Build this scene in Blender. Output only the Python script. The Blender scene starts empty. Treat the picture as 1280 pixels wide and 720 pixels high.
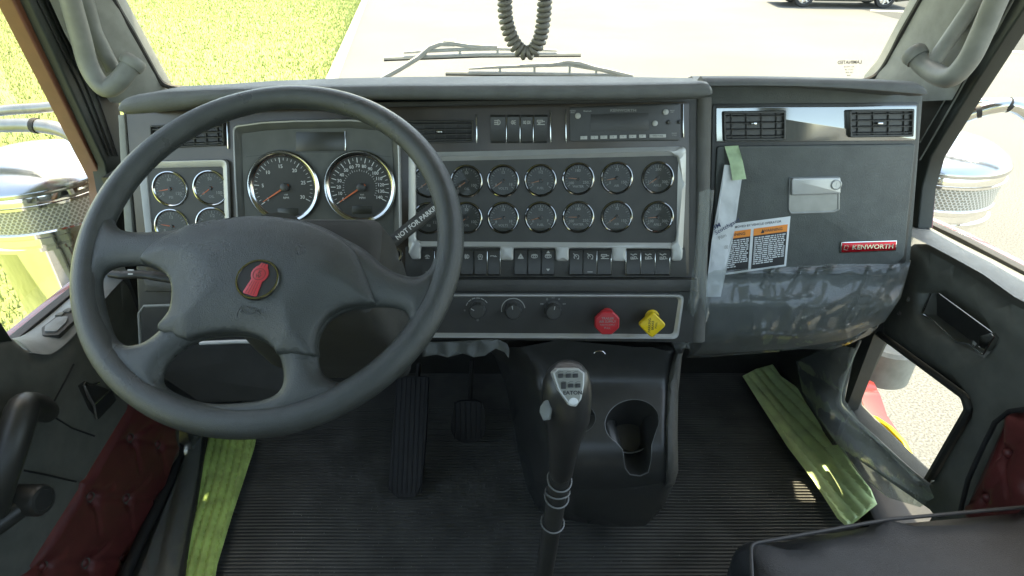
import bpy, math, random
import numpy as np
from mathutils import Vector as V, noise as mnoise
from mathutils.geometry import delaunay_2d_cdt, tessellate_polygon
random.seed(7); np.random.seed(7)
rad = math.radians
scene = bpy.context.scene
col = scene.collection

# ------------------------------------------------------------------ camera
CAMP = V((0, 0, 1.22)); PITCH = rad(31); FP = 760.0      # focal length in photograph pixels (1280 wide)
cam = bpy.data.cameras.new('camera'); camo = bpy.data.objects.new('camera', cam); col.objects.link(camo)
cam.sensor_width = 36; cam.lens = 36*FP/1280; cam.clip_start = 0.02; cam.clip_end = 2000
camo.location = CAMP; camo.rotation_euler = (math.pi/2-PITCH, 0, 0); scene.camera = camo
# ------------------------------------------------------------------ world, sun, exposure
SUN_EL, SUN_AZ = 69, 10        # degrees; azimuth clockwise from +Y (the truck's nose)
world = bpy.data.worlds.new('World'); scene.world = world; world.use_nodes = True
nt = world.node_tree; bg = nt.nodes['Background']
sky = nt.nodes.new('ShaderNodeTexSky'); sky.sky_type = 'NISHITA'; sky.sun_disc = False
sky.sun_elevation = rad(SUN_EL); sky.sun_rotation = rad(SUN_AZ); sky.dust_density = 1.5; sky.air_density = 0.8; sky.ozone_density = 0.3
nt.links.new(sky.outputs[0], bg.inputs[0]); bg.inputs[1].default_value = 0.15
sun = bpy.data.lights.new('sun', 'SUN'); sun.energy = 2.3; sun.angle = rad(0.5); sun.color = (1, .95, .87)
suno = bpy.data.objects.new('sun', sun); col.objects.link(suno)
sd = V((math.sin(rad(SUN_AZ))*math.cos(rad(SUN_EL)), math.cos(rad(SUN_AZ))*math.cos(rad(SUN_EL)), math.sin(rad(SUN_EL))))
suno.rotation_euler = sd.to_track_quat('Z', 'Y').to_euler(); suno.location = (0, 0, 30)
scene.view_settings.view_transform = 'Standard'; scene.view_settings.look = 'None'
scene.view_settings.exposure = 2.85; scene.view_settings.gamma = 1; scene.view_settings.use_curve_mapping = False
scene.view_settings.use_white_balance = True; scene.view_settings.white_balance_temperature = 8700; scene.view_settings.white_balance_tint = 0
scene.cycles.use_denoising = True; scene.cycles.max_bounces = 9; scene.cycles.diffuse_bounces = 3
scene.cycles.glossy_bounces = 3; scene.cycles.transmission_bounces = 4; scene.cycles.transparent_max_bounces = 12
scene.cycles.caustics_reflective = False; scene.cycles.caustics_refractive = False; scene.cycles.sample_clamp_indirect = 4

# ------------------------------------------------------------------ geometry helpers
FW = V((0, math.cos(PITCH), -math.sin(PITCH))); UP = V((0, math.sin(PITCH), math.cos(PITCH)))
def ray(x, y): return FW + V((1, 0, 0))*((x-640)/FP) + UP*((360-y)/FP)
def PY(x, y, Y): r = ray(x, y); return CAMP + r*(Y/r.y)
def PX(x, y, X): r = ray(x, y); return CAMP + r*(X/r.x)
def PZ(x, y, Z): r = ray(x, y); return CAMP + r*((Z-CAMP.z)/r.z)
def PD(x, y, D): return CAMP + ray(x, y)*D
class Pl:
    """a plane in space with its own 2-D axes u, v and normal n towards the viewer"""
    def __init__(s, o, n, u=(1, 0, 0)):
        s.o = V(o); s.n = V(n).normalized(); u = V(u); s.u = (u-s.n*u.dot(s.n)).normalized(); s.v = s.n.cross(s.u)
    def px(s, x, y):
        r = ray(x, y); t = (s.o-CAMP).dot(s.n)/r.dot(s.n); d = CAMP+r*t-s.o
        return (d.dot(s.u), d.dot(s.v))
    def w(s, a, b, h=0): return s.o+s.u*a+s.v*b+s.n*h
    def W(s, x, y, h=0): a, b = s.px(x, y); return s.w(a, b, h)
    def pts(s, L): return [s.px(*p) for p in L]
def area(p): return sum(p[i][0]*p[(i+1) % len(p)][1]-p[(i+1) % len(p)][0]*p[i][1] for i in range(len(p)))/2
def ccw(p): return list(p) if area(p) > 0 else list(reversed(p))
def offset(p, d):
    """inset a CCW polygon by d"""
    n = len(p); out = []
    for i in range(n):
        a, b, c = V(p[i-1]), V(p[i]), V(p[(i+1) % n])
        e1 = (b-a); e2 = (c-b)
        if e1.length < 1e-9: e1 = e2
        if e2.length < 1e-9: e2 = e1
        e1.normalize(); e2.normalize()
        n1 = V((-e1.y, e1.x)); n2 = V((-e2.y, e2.x)); m = n1+n2
        if m.length < 1e-6: m = n1.copy()
        m.normalize(); k = max(.5, m.dot(n1)); q = b+m*(d/k); out.append((q.x, q.y))
    return out
def rnd(p, r, seg=4):
    n = len(p); out = []
    rs = r if isinstance(r, (list, tuple)) else [r]*n
    for i in range(n):
        a, b, c = V(p[i-1]), V(p[i]), V(p[(i+1) % n]); e1 = (a-b); e2 = (c-b)
        ang = e1.angle(e2, math.pi)
        t = min(rs[i]/max(math.tan(ang/2), .05), e1.length*.48, e2.length*.48)
        s0 = b+e1.normalized()*t; s1 = b+e2.normalized()*t
        for k in range(seg+1):
            f = k/seg; q = s0*(1-f)**2+b*2*f*(1-f)+s1*f*f; out.append((q.x, q.y))
    return out
def spline(P, n=6, closed=True):
    P = [V(p) for p in P]; N = len(P); out = []
    for i in range(N if closed else N-1):
        g = lambda k: P[k % N] if closed else P[min(max(k, 0), N-1)]
        a, b, c, d = g(i-1), g(i), g(i+1), g(i+2)
        for k in range(n):
            t = k/n; out.append(.5*((2*b)+(c-a)*t+(2*a-5*b+4*c-d)*t*t+(3*b-a-3*c+d)*t**3))
    if not closed: out.append(P[-1])
    return out
def circ(c, r, n=24, r2=None, ph=0):
    return [(c[0]+r*math.cos(ph+2*math.pi*i/n), c[1]+(r2 or r)*math.sin(ph+2*math.pi*i/n)) for i in range(n)]
class MB:
    def __init__(s): s.v = []; s.f = []
    def add(s, vs, fs):
        k = len(s.v); s.v += [V(x) for x in vs]; s.f += [tuple(i+k for i in f) for f in fs]; return s
    def loft(s, loops, cap0=True, cap1=True, closed=True):
        k = len(s.v); n = len(loops[0])
        for L in loops: s.v += [V(x) for x in L]
        for j in range(len(loops)-1):
            for i in range(n if closed else n-1):
                a = k+j*n+i; b = k+j*n+(i+1) % n; s.f.append((a, b, b+n, a+n))
        for flag, j in ((cap0, 0), (cap1, len(loops)-1)):
            if flag:
                for t in tessellate_polygon([[V(x) for x in loops[j]]]): s.f.append(tuple(k+j*n+i for i in t))
        return s
    def plate(s, pl, pts, h0, h1, bev=0.0015, seg=2):
        """prism between heights h0 and h1 over a 2-D outline, front edge rounded"""
        pts = ccw(pts); L = [[pl.w(a, b, h0) for a, b in pts]]
        if bev > 0:
            for k in range(seg+1):
                t = math.pi/2*k/seg; o = offset(pts, bev*(1-math.cos(t)))
                L.append([pl.w(a, b, h1-bev+bev*math.sin(t)) for a, b in o])
        else: L.append([pl.w(a, b, h1) for a, b in pts])
        return s.loft(L)
    def frame(s, pl, outer, inner, prof):
        """ring between two outlines of equal count; prof = list of (t across 0..1, height)"""
        return s.loft([[pl.w(o[0]*(1-t)+i[0]*t, o[1]*(1-t)+i[1]*t, h) for o, i in zip(outer, inner)] for t, h in prof], False, False)
    def tube(s, path, r, seg=10, closed=False, flat=1.0, upv=None):
        P = [V(p) for p in path]; n = len(P); rr = r if isinstance(r, (list, tuple)) else [r]*n
        T = []
        for i in range(n):
            a = P[i-1] if (i > 0 or closed) else P[i]; b = P[(i+1) % n] if (i < n-1 or closed) else P[i]
            T.append((b-a).normalized())
        N = (V(upv) if upv else (V((0, 0, 1)) if abs(T[0].z) < .9 else V((1, 0, 0))))
        loops = []
        for i in range(n):
            N = (N-T[i]*N.dot(T[i])).normalized(); B = T[i].cross(N)
            loops.append([P[i]+(N*math.cos(2*math.pi*k/seg)*flat+B*math.sin(2*math.pi*k/seg))*rr[i] for k in range(seg)])
        if closed: return s.loft(loops+[loops[0]], False, False)
        return s.loft(loops)
    def lathe(s, prof, o, ax, n=24, cap0=False, cap1=False):
        ax = V(ax).normalized(); u = ax.orthogonal().normalized(); w = ax.cross(u); o = V(o)
        return s.loft([[o+ax*h+(u*math.cos(2*math.pi*k/n)+w*math.sin(2*math.pi*k/n))*r for k in range(n)] for r, h in prof], cap0, cap1)
    def box(s, c, d):
        c = V(c); d = V(d)/2
        vs = [c+V((x*d.x, y*d.y, z*d.z)) for z in (-1, 1) for y in (-1, 1) for x in (-1, 1)]
        return s.add(vs, [(0, 2, 3, 1), (4, 5, 7, 6), (0, 1, 5, 4), (2, 6, 7, 3), (0, 4, 6, 2), (1, 3, 7, 5)])
    def bar(s, pl, a, b, c, d, h0, h1, bev=0): return s.plate(pl, [(a, b), (c, b), (c, d), (a, d)], h0, h1, bev)
def pip(x, y, poly):
    px, py = poly[:, 0], poly[:, 1]; qx, qy = np.roll(px, -1), np.roll(py, -1)
    x = x[:, None]; y = y[:, None]
    c = ((py > y) != (qy > y)) & (x < (qx-px)*(y-py)/np.where(qy == py, 1e-12, qy-py)+px)
    return c.sum(1) % 2 == 1
def pdist(x, y, polys):
    d = np.full(len(x), 1e9)
    for P in polys:
        P = np.array(P); A = P; B = np.roll(P, -1, 0)
        for a, b in zip(A, B):
            ab = b-a; L = max(ab@ab, 1e-18); t = np.clip(((x-a[0])*ab[0]+(y-a[1])*ab[1])/L, 0, 1)
            d = np.minimum(d, np.hypot(x-a[0]-t*ab[0], y-a[1]-t*ab[1]))
    return d
def region(outline, holes, sp, rings=()):
    """triangulate a 2-D region with interior points: returns points, distance to the border, triangles"""
    O = ccw([tuple(p)[:2] for p in outline]); H = [ccw([tuple(p)[:2] for p in h]) for h in holes]
    Oa = np.array(O); mn, mx = Oa.min(0), Oa.max(0)
    gx, gy = np.meshgrid(np.arange(mn[0], mx[0], sp), np.arange(mn[1], mx[1], sp)); gx = gx+(np.arange(gx.shape[0])[:, None] % 2)*sp/2
    gx = gx.ravel(); gy = gy.ravel()
    ins = pip(gx, gy, Oa)
    for h in H: ins &= ~pip(gx, gy, np.array(h))
    gx = gx[ins]; gy = gy[ins]; D = pdist(gx, gy, [O]+H); rmax = (rings[-1] if rings else 0)+sp*.45
    k = D > rmax; gx = gx[k]; gy = gy[k]
    rp = []
    for r in rings:
        for P, sg in [(O, 1)]+[(h, -1) for h in H]:
            q = np.array(offset(P, r*sg)); m = pip(q[:, 0], q[:, 1], Oa)
            for h in H: m &= ~pip(q[:, 0], q[:, 1], np.array(h))
            m &= pdist(q[:, 0], q[:, 1], [O]+H) > r*.93; rp += [tuple(t) for t in q[m]]
    vs = list(O); es = [(i, (i+1) % len(O)) for i in range(len(O))]; loops = [list(range(len(O)))]
    for h in H:
        k = len(vs); vs += h; es += [(k+i, k+(i+1) % len(h)) for i in range(len(h))]; loops.append([k+i for i in range(len(h))])
    nb = len(vs)
    vs = [V(p) for p in vs]+[V(p) for p in rp]+[V((a, b)) for a, b in zip(gx, gy)]
    ov, oe, of, iv, ie, if_ = delaunay_2d_cdt(vs, es, [], 0, 1e-9)
    P = np.array([(p.x, p.y) for p in ov]); T = np.array([f for f in of if len(f) == 3])
    c = P[T].mean(1); m = pip(c[:, 0], c[:, 1], Oa)
    for h in H: m &= ~pip(c[:, 0], c[:, 1], np.array(h))
    T = T[m]; D = pdist(P[:, 0], P[:, 1], [O]+H); D[D < 1e-7] = 0
    mp = {}
    for i, src in enumerate(iv):
        for q in src: mp[q] = i
    bl = [[mp[i] for i in L] for L in loops]
    return P, D, T, bl
def skin(mb, outline, holes, sp, fn, back=None, rings=(), flip=False):
    """sheet over a region; fn(x, y, d) -> point; the border is carried back by vector 'back' for thickness"""
    P, D, T, bl = region(outline, holes, sp, rings)
    k = len(mb.v); pts = [V(fn(p[0], p[1], d)) for p, d in zip(P, D)]; mb.v += pts
    mb.f += [tuple(int(i)+k for i in (reversed(t) if flip else t)) for t in T]
    if back is not None:
        for L in bl:
            kk = len(mb.v); b = V(back); mb.v += [pts[i]+b for i in L]
            for i in range(len(L)):
                j = (i+1) % len(L); mb.f.append((L[i]+k, kk+i, kk+j, L[j]+k))
    return mb
def pillow(mb, pl, outline, holes, sp, hf, hb, rings=()):
    """closed pillow over a region of plane pl: front height hf(d,a,b), back height hb(d,a,b)"""
    P, D, T, bl = region(outline, holes, sp, rings); k = len(mb.v); n = len(P)
    mb.v += [pl.w(p[0], p[1], hf(d, p[0], p[1])) for p, d in zip(P, D)]
    mb.v += [pl.w(p[0], p[1], hb(d, p[0], p[1])) for p, d in zip(P, D)]
    mb.f += [tuple(int(i)+k for i in t) for t in T]+[tuple(int(i)+k+n for i in reversed(t)) for t in T]
    for L in bl:
        for i in range(len(L)):
            j = (i+1) % len(L); a, b = L[i]+k, L[j]+k; mb.f.append((a, a+n, b+n, b))
    return mb
def text(mb, body, pl, a, b, size, h=0.0004, rot=0, wt=0.0, align='CENTER', sx=1.0, mirror=False, thick=0.0002):
    cu = bpy.data.curves.new('lettering', 'FONT'); cu.body = body; cu.size = 1; cu.align_x = align; cu.align_y = 'CENTER'
    cu.resolution_u = 2; cu.offset = wt
    o = bpy.data.objects.new('lettering', cu); me = bpy.data.meshes.new_from_object(o)
    c, s_ = math.cos(rot), math.sin(rot); vs = []
    for v in me.vertices:
        x = v.co.x*size*sx*(-1 if mirror else 1); y = v.co.y*size; vs.append(pl.w(a+x*c-y*s_, b+x*s_+y*c, h))
    mb.add(vs, [tuple(p.vertices) for p in me.polygons])
    bpy.data.meshes.remove(me); bpy.data.objects.remove(o); bpy.data.curves.remove(cu)
    return mb

def wpos(o):
    p = V((0, 0, 0))
    while o: p += o.location; o = o.parent
    return p
def props(o, label=None, cat=None, group=None, kind=None):
    if label: o['label'] = label
    if cat: o['category'] = cat
    if group: o['group'] = group
    if kind: o['kind'] = kind
    return o
def add(mb, name, mat, parent=None, label=None, cat=None, group=None, kind=None, sharp=40, org=None):
    vs = mb.v; a = np.array([tuple(v) for v in vs]); mn, mx = a.min(0), a.max(0)
    c = V((mn+mx)/2) if org is None else V(org)
    if parent is None and org is None: c.z = mn[2]
    me = bpy.data.meshes.new(name); me.from_pydata([tuple(v-c) for v in vs], [], mb.f); me.validate(); me.update()
    import bmesh
    bm = bmesh.new(); bm.from_mesh(me); bmesh.ops.remove_doubles(bm, verts=bm.verts, dist=1e-6)
    bmesh.ops.recalc_face_normals(bm, faces=bm.faces); bm.to_mesh(me); bm.free()
    me.polygons.foreach_set('use_smooth', [True]*len(me.polygons)); me.set_sharp_from_angle(angle=rad(sharp))
    me.materials.append(mat)
    o = bpy.data.objects.new(name, me); col.objects.link(o); o.parent = parent
    o.location = c-(wpos(parent) if parent else V((0, 0, 0)))
    return props(o, label, cat, group, kind)
def thing(name, loc, label, cat, group=None):
    o = bpy.data.objects.new(name, None); o.empty_display_size = .05; col.objects.link(o); o.location = loc
    return props(o, label, cat, group)
def copy_part(o, delta, parent):
    c = o.copy(); col.objects.link(c); c.parent = parent; c.location = o.location+V(delta); return c

# ------------------------------------------------------------------ materials
def mat(name, base, rough=.5, metal=0., bump=0., bscale=400., kind='noise', var=.12, vscale=30., spec=.5, coat=0., base2=None, bdist=.001, alpha=1., rvar=0.):
    m = bpy.data.materials.new(name); m.use_nodes = True; N = m.node_tree.nodes; L = m.node_tree.links
    b = N['Principled BSDF']; b.inputs['Roughness'].default_value = rough; b.inputs['Metallic'].default_value = metal
    b.inputs['Specular IOR Level'].default_value = spec; b.inputs['Coat Weight'].default_value = coat; b.inputs['Coat Roughness'].default_value = .05
    tc = N.new('ShaderNodeTexCoord'); b2 = base2 or tuple(min(1, x*(1+var)) for x in base); b1 = base if base2 else tuple(x*(1-var) for x in base)
    n = N.new('ShaderNodeTexNoise'); n.inputs['Scale'].default_value = vscale; n.inputs['Detail'].default_value = 5
    L.new(tc.outputs['Object'], n.inputs['Vector'])
    r = N.new('ShaderNodeValToRGB'); r.color_ramp.elements[0].position = .35; r.color_ramp.elements[1].position = .65
    r.color_ramp.elements[0].color = (*b1, 1); r.color_ramp.elements[1].color = (*b2, 1)
    L.new(n.outputs[0], r.inputs[0]); L.new(r.outputs[0], b.inputs['Base Color'])
    if rvar:
        mr = N.new('ShaderNodeMapRange'); mr.inputs[3].default_value = max(0, rough-rvar); mr.inputs[4].default_value = min(1, rough+rvar)
        n3 = N.new('ShaderNodeTexNoise'); n3.inputs['Scale'].default_value = vscale*.4; n3.inputs['Detail'].default_value = 6
        L.new(tc.outputs['Object'], n3.inputs['Vector']); L.new(n3.outputs[0], mr.inputs[0]); L.new(mr.outputs[0], b.inputs['Roughness'])
    if bump:
        bp = N.new('ShaderNodeBump'); bp.inputs['Strength'].default_value = bump; bp.inputs['Distance'].default_value = bdist
        if kind == 'voronoi':
            t = N.new('ShaderNodeTexVoronoi'); t.feature = 'F1'; t.inputs['Scale'].default_value = bscale
            n2 = N.new('ShaderNodeTexNoise'); n2.inputs['Scale'].default_value = bscale*.7; L.new(tc.outputs['Object'], n2.inputs['Vector'])
            mx = N.new('ShaderNodeVectorMath'); mx.operation = 'MULTIPLY_ADD'; mx.inputs[1].default_value = (.012, .012, .012)
            L.new(n2.outputs['Color'], mx.inputs[0]); L.new(tc.outputs['Object'], mx.inputs[2]); L.new(mx.outputs[0], t.inputs['Vector']); out = t.outputs['Distance']
        else:
            t = N.new('ShaderNodeTexNoise'); t.inputs['Scale'].default_value = bscale; t.inputs['Detail'].default_value = 3
            L.new(tc.outputs['Object'], t.inputs['Vector']); out = t.outputs[0]
        L.new(out, bp.inputs['Height']); L.new(bp.outputs[0], b.inputs['Normal'])
    return m
def film_mat(name, tint, alpha, rough=.12, bump=.6, scale=25, gmax=.10):
    """clear plastic film: mostly see-through, a little milky, glossy creases"""
    m = bpy.data.materials.new(name); m.use_nodes = True; N = m.node_tree.nodes; L = m.node_tree.links; N.remove(N['Principled BSDF'])
    out = N['Material Output']; tr = N.new('ShaderNodeBsdfTransparent'); tr.inputs[0].default_value = (*tint, 1)
    gl = N.new('ShaderNodeBsdfGlossy'); gl.inputs['Roughness'].default_value = rough; df = N.new('ShaderNodeBsdfDiffuse'); df.inputs[0].default_value = (.6, .64, .62, 1)
    tl = N.new('ShaderNodeBsdfTranslucent'); tl.inputs[0].default_value = (.6, .64, .62, 1)
    tc = N.new('ShaderNodeTexCoord'); n = N.new('ShaderNodeTexNoise'); n.inputs['Scale'].default_value = scale; n.inputs['Detail'].default_value = 4; n.inputs['Distortion'].default_value = 1.2
    L.new(tc.outputs['Object'], n.inputs['Vector']); bp = N.new('ShaderNodeBump'); bp.inputs['Strength'].default_value = bump; bp.inputs['Distance'].default_value = .01
    L.new(n.outputs[0], bp.inputs['Height']); fr = N.new('ShaderNodeFresnel'); fr.inputs[0].default_value = 1.5
    for q in (gl, df, fr): L.new(bp.outputs[0], q.inputs['Normal'])
    m0 = N.new('ShaderNodeMixShader'); m0.inputs[0].default_value = .4; L.new(df.outputs[0], m0.inputs[1]); L.new(tl.outputs[0], m0.inputs[2])
    m1 = N.new('ShaderNodeMixShader'); m1.inputs[0].default_value = alpha; L.new(tr.outputs[0], m1.inputs[2]); L.new(m0.outputs[0], m1.inputs[1])
    m2 = N.new('ShaderNodeMixShader'); ad = N.new('ShaderNodeMath'); ad.operation = 'MINIMUM'; ad.inputs[1].default_value = gmax
    L.new(fr.outputs[0], ad.inputs[0]); L.new(ad.outputs[0], m2.inputs[0]); L.new(m1.outputs[0], m2.inputs[1]); L.new(gl.outputs[0], m2.inputs[2])
    L.new(m2.outputs[0], out.inputs[0]); return m
def glass_mat(name, tint=(.985, .99, .985), refl=.25):
    m = bpy.data.materials.new(name); m.use_nodes = True; N = m.node_tree.nodes; L = m.node_tree.links; N.remove(N['Principled BSDF'])
    tr = N.new('ShaderNodeBsdfTransparent'); tr.inputs[0].default_value = (*tint, 1); gl = N.new('ShaderNodeBsdfGlossy'); gl.inputs['Roughness'].default_value = .02
    fr = N.new('ShaderNodeFresnel'); fr.inputs[0].default_value = 1.45; mu = N.new('ShaderNodeMath'); mu.operation = 'MULTIPLY'; mu.inputs[1].default_value = refl
    L.new(fr.outputs[0], mu.inputs[0]); mx = N.new('ShaderNodeMixShader'); L.new(mu.outputs[0], mx.inputs[0]); L.new(tr.outputs[0], mx.inputs[1]); L.new(gl.outputs[0], mx.inputs[2])
    L.new(mx.outputs[0], N['Material Output'].inputs[0]); return m
M = {}
M['soft'] = mat('soft_touch_vinyl', (.095, .094, .083), .55, bump=.5, bscale=700, kind='voronoi', rvar=.08)
M['brow'] = mat('dash_top_vinyl', (.10, .105, .10), .5, bump=.7, bscale=500, kind='voronoi', rvar=.1)
M['panel'] = mat('brown_dark_gloss_panel', (.050, .040, .030), .30, var=.3, vscale=12, bump=.05, bscale=300)
M['black'] = mat('black_satin_plastic', (.036, .036, .033), .36, bump=.25, bscale=900, rvar=.08)
M['dark'] = mat('charcoal_plastic', (.042, .042, .038), .5, bump=.4, bscale=800, kind='voronoi', rvar=.1)
M['glove'] = mat('grained_grey_plastic', (.088, .097, .090), .48, bump=.6, bscale=420, kind='voronoi', rvar=.08)
M['trim'] = mat('grey_trim_plastic', (.24, .245, .22), .6, bump=.35, bscale=700, kind='voronoi')
M['grab'] = mat('grey_rubber_grip', (.19, .195, .175), .5, bump=.3, bscale=900)
M['door'] = mat('door_panel_vinyl', (.135, .138, .118), .6, bump=.5, bscale=600, kind='voronoi', rvar=.08)
M['arm'] = mat('door_top_grey_vinyl', (.19, .205, .20), .5, bump=.4, bscale=600, kind='voronoi')
M['wheel'] = mat('black_grained_leather', (.040, .045, .043), .29, bump=.40, bscale=560, kind='voronoi', bdist=.0012, rvar=.07)
M['silver'] = mat('satin_silver', (.46, .46, .44), .38, metal=.35, bump=.1, bscale=1200, var=.05)
M['chrome'] = mat('chrome', (.85, .85, .84), .08, metal=1., var=.02)
M['lid'] = mat('polished_lid', (.58, .60, .62), .2, metal=1., var=.02)
M['dbezel'] = mat('dark_polished_bezel', (.26, .26, .25), .10, metal=1., var=.05)
M['bezel'] = mat('polished_bezel', (.55, .55, .53), .14, metal=1., var=.02)
M['dial'] = mat('black_dial', (.040, .040, .035), .6, var=.1)
M['cluster'] = mat('grey_cluster_face', (.085, .088, .077), .55, bump=.15, bscale=1200)
M['white'] = mat('white_print', (.62, .62, .58), .6, var=.02)
M['dimwhite'] = mat('dim_grey_print', (.26, .26, .24), .6, var=.02)
M['orange'] = mat('orange_needle', (.65, .14, .04), .5, var=.03)
M['lcd'] = mat('dark_display', (.030, .030, .022), .3, var=.05)
M['red'] = mat('red_plastic', (.50, .022, .03), .4, var=.05)
M['redpaint'] = mat('dark_red_truck_paint', (.22, .03, .03), .2, coat=1., var=.05)
M['brownpaint'] = mat('brown_red_door_frame', (.16, .058, .03), .35, coat=.3, var=.1)
M['yellow'] = mat('yellow_plastic', (.75, .52, .02), .4, var=.05)
M['burgundy'] = mat('burgundy_vinyl', (.135, .030, .028), .34, bump=.3, bscale=500, kind='voronoi', rvar=.08)
M['gpanel'] = mat('dark_gauge_panel', (.045, .045, .040), .5, bump=.15, bscale=1200)
M['knob'] = mat('black_shift_knob', (.028, .028, .027), .33, bump=.2, bscale=700)
M['conb'] = mat('black_console_plastic', (.040, .041, .039), .30, bump=.2, bscale=800)
M['matt'] = mat('ribbed_mat_rubber', (.078, .078, .072), .36, bump=.3, bscale=300, base2=(.125, .123, .113), vscale=9, rvar=.15)
M['piping'] = mat('seat_piping', (.05, .05, .05), .5)
M['rubber'] = mat('black_rubber', (.02, .02, .02), .6, bump=.3, bscale=500)
M['seal'] = mat('black_green_seal', (.022, .027, .022), .5, bump=.2, bscale=300)
M['paper'] = mat('white_paper', (.66, .68, .68), .7, var=.04, bump=.3, bscale=40, bdist=.003)
M['tape'] = mat('green_masking_tape', (.42, .55, .33), .7, var=.12, vscale=60, bump=.3, bscale=120)
M['sticker_o'] = mat('orange_sticker_print', (.85, .26, .03), .5, var=.02)
M['ink'] = mat('black_ink', (.02, .02, .02), .5, var=.02)
M['blueink'] = mat('dark_blue_ink', (.03, .05, .12), .5, var=.02)
M['badge'] = mat('red_badge_foil', (.42, .01, .02), .18, metal=.5, var=.2, vscale=40)
M['seat'] = mat('black_seat_vinyl', (.028, .031, .035), .42, bump=.4, bscale=450, kind='voronoi', rvar=.08)
M['cord'] = mat('grey_coiled_cord', (.16, .15, .13), .45, var=.05)
M['wiper'] = mat('grey_wiper_metal', (.42, .43, .42), .5, var=.1)
M['glass'] = glass_mat('window_glass'); M['lens'] = glass_mat('gauge_lens', (.93, .94, .93), .3)
M['film'] = film_mat('clear_protective_film', (.95, .97, .96), .82, rough=.14, bump=.10, scale=14, gmax=.16)
M['shiny'] = film_mat('glossy_folded_film', (.88, .92, .91), .72, rough=.10, bump=.3, scale=30, gmax=.35)
M['greenish'] = film_mat('greenish_clear_film', (.80, .92, .86), .66, rough=.15, bump=.2, scale=16, gmax=.25)
M['darkfilm'] = film_mat('clear_dull_film', (.93, .95, .96), .97, rough=.15, bump=.3, scale=20, gmax=.06)
M['milky'] = film_mat('milky_plastic_film', (.85, .92, .89), .72, rough=.2, scale=18)
M['grayfilm'] = film_mat('grey_torn_film', (.8, .82, .8), .70, rough=.3, scale=60)

# ================================================================== SETTING
GZ = -1.33
def ground_mat(name, c1, c2, scale, rough=.9, bump=.4, fine=None):
    m = bpy.data.materials.new(name); m.use_nodes = True; N = m.node_tree.nodes; L = m.node_tree.links; b = N['Principled BSDF']; b.inputs['Roughness'].default_value = rough
    b.inputs['Specular IOR Level'].default_value = .2
    tc = N.new('ShaderNodeTexCoord'); n = N.new('ShaderNodeTexNoise'); n.inputs['Scale'].default_value = scale; n.inputs['Detail'].default_value = 8; n.inputs['Roughness'].default_value = .75
    L.new(tc.outputs['Object'], n.inputs['Vector']); r = N.new('ShaderNodeValToRGB'); r.color_ramp.elements[0].position = .36; r.color_ramp.elements[1].position = .62
    r.color_ramp.elements[0].color = (*c1, 1); r.color_ramp.elements[1].color = (*c2, 1); L.new(n.outputs[0], r.inputs[0])
    n2 = N.new('ShaderNodeTexNoise'); n2.inputs['Scale'].default_value = .35; n2.inputs['Detail'].default_value = 6; L.new(tc.outputs['Object'], n2.inputs['Vector'])
    mx = N.new('ShaderNodeMixRGB'); mx.blend_type = 'MULTIPLY'; mx.inputs[0].default_value = .5; r2 = N.new('ShaderNodeValToRGB'); r2.color_ramp.elements[0].position = .3; r2.color_ramp.elements[1].position = .7
    r2.color_ramp.elements[0].color = (*(fine or (.72, .72, .70)), 1); r2.color_ramp.elements[1].color = (1, 1, 1, 1); L.new(n2.outputs[0], r2.inputs[0])
    L.new(r.outputs[0], mx.inputs[1]); L.new(r2.outputs[0], mx.inputs[2]); L.new(mx.outputs[0], b.inputs['Base Color'])
    bp = N.new('ShaderNodeBump'); bp.inputs['Strength'].default_value = bump; bp.inputs['Distance'].default_value = .01; L.new(n.outputs[0], bp.inputs['Height']); L.new(bp.outputs[0], b.inputs['Normal'])
    return m
M['lot'] = ground_mat('pale_worn_asphalt', (.06, .061, .059), (.20, .203, .196), 70, bump=.8)
M['lot_shade'] = ground_mat('shade_tone_asphalt', (.05, .055, .055), (.085, .09, .09), 30)  # shade on the lot, put into a darker asphalt colour
M['turf'] = ground_mat('mown_turf', (.17, .205, .055), (.33, .36, .15), 30, fine=(.75, .78, .6), bump=1)
M['kerb'] = ground_mat('kerb_concrete', (.28, .27, .25), (.42, .41, .38), 30)
M['line'] = mat('white_road_paint', (.7, .7, .68), .7)
M['blade'] = mat('grass_blade', (.21, .26, .08), .6, base2=(.30, .345, .14), vscale=1.3)
b_ = MB(); b_.add([(-400, -200, GZ), (400, -200, GZ), (400, 600, GZ), (-400, 600, GZ)], [(0, 1, 2, 3)])
add(b_, 'parking_lot', M['lot'], kind='structure')
K = lambda y, o=0: -1.50-.162*y+o
b_ = MB(); b_.add([(K(-30), -30, GZ+.1), (K(200), 200, GZ+.1), (-300, 200, GZ+.1), (-300, -30, GZ+.1)], [(0, 1, 2, 3)])
add(b_, 'lawn', M['turf'], kind='structure')
b_ = MB()
z0, z1 = GZ, GZ+.125
for y in range(-30, 100, 3):
    b_ = MB(); b_.loft([[(K(yy, .13), yy, z0), (K(yy, .11), yy, z1-.02), (K(yy, .09), yy, z1), (K(yy, -.03), yy, z1), (K(yy, -.03), yy, z0)] for yy in (y, y+2.985)])
    add(b_, 'kerb', M['kerb'], kind='structure')
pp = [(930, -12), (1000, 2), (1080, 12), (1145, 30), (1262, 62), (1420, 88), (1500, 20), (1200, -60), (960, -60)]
b_ = MB(); q = [PZ(x, y, GZ+.004) for x, y in pp]; b_.add(q, [tuple(range(len(q)))]); add(b_, 'painted_shade_strip', M['lot_shade'], kind='structure')  # shaded ground around the parked car, laid as a darker sheet
b_ = MB()
for L_ in ([(1088, 13.5), (1200, 17.5), (1200, 16), (1088, 12.3)], [(1236, 63), (1300, 68), (1300, 65.5), (1236, 61)]):
    q = [PZ(x, y, GZ+.008) for x, y in L_]; b_.add(q, [(0, 1, 2, 3)])
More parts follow.
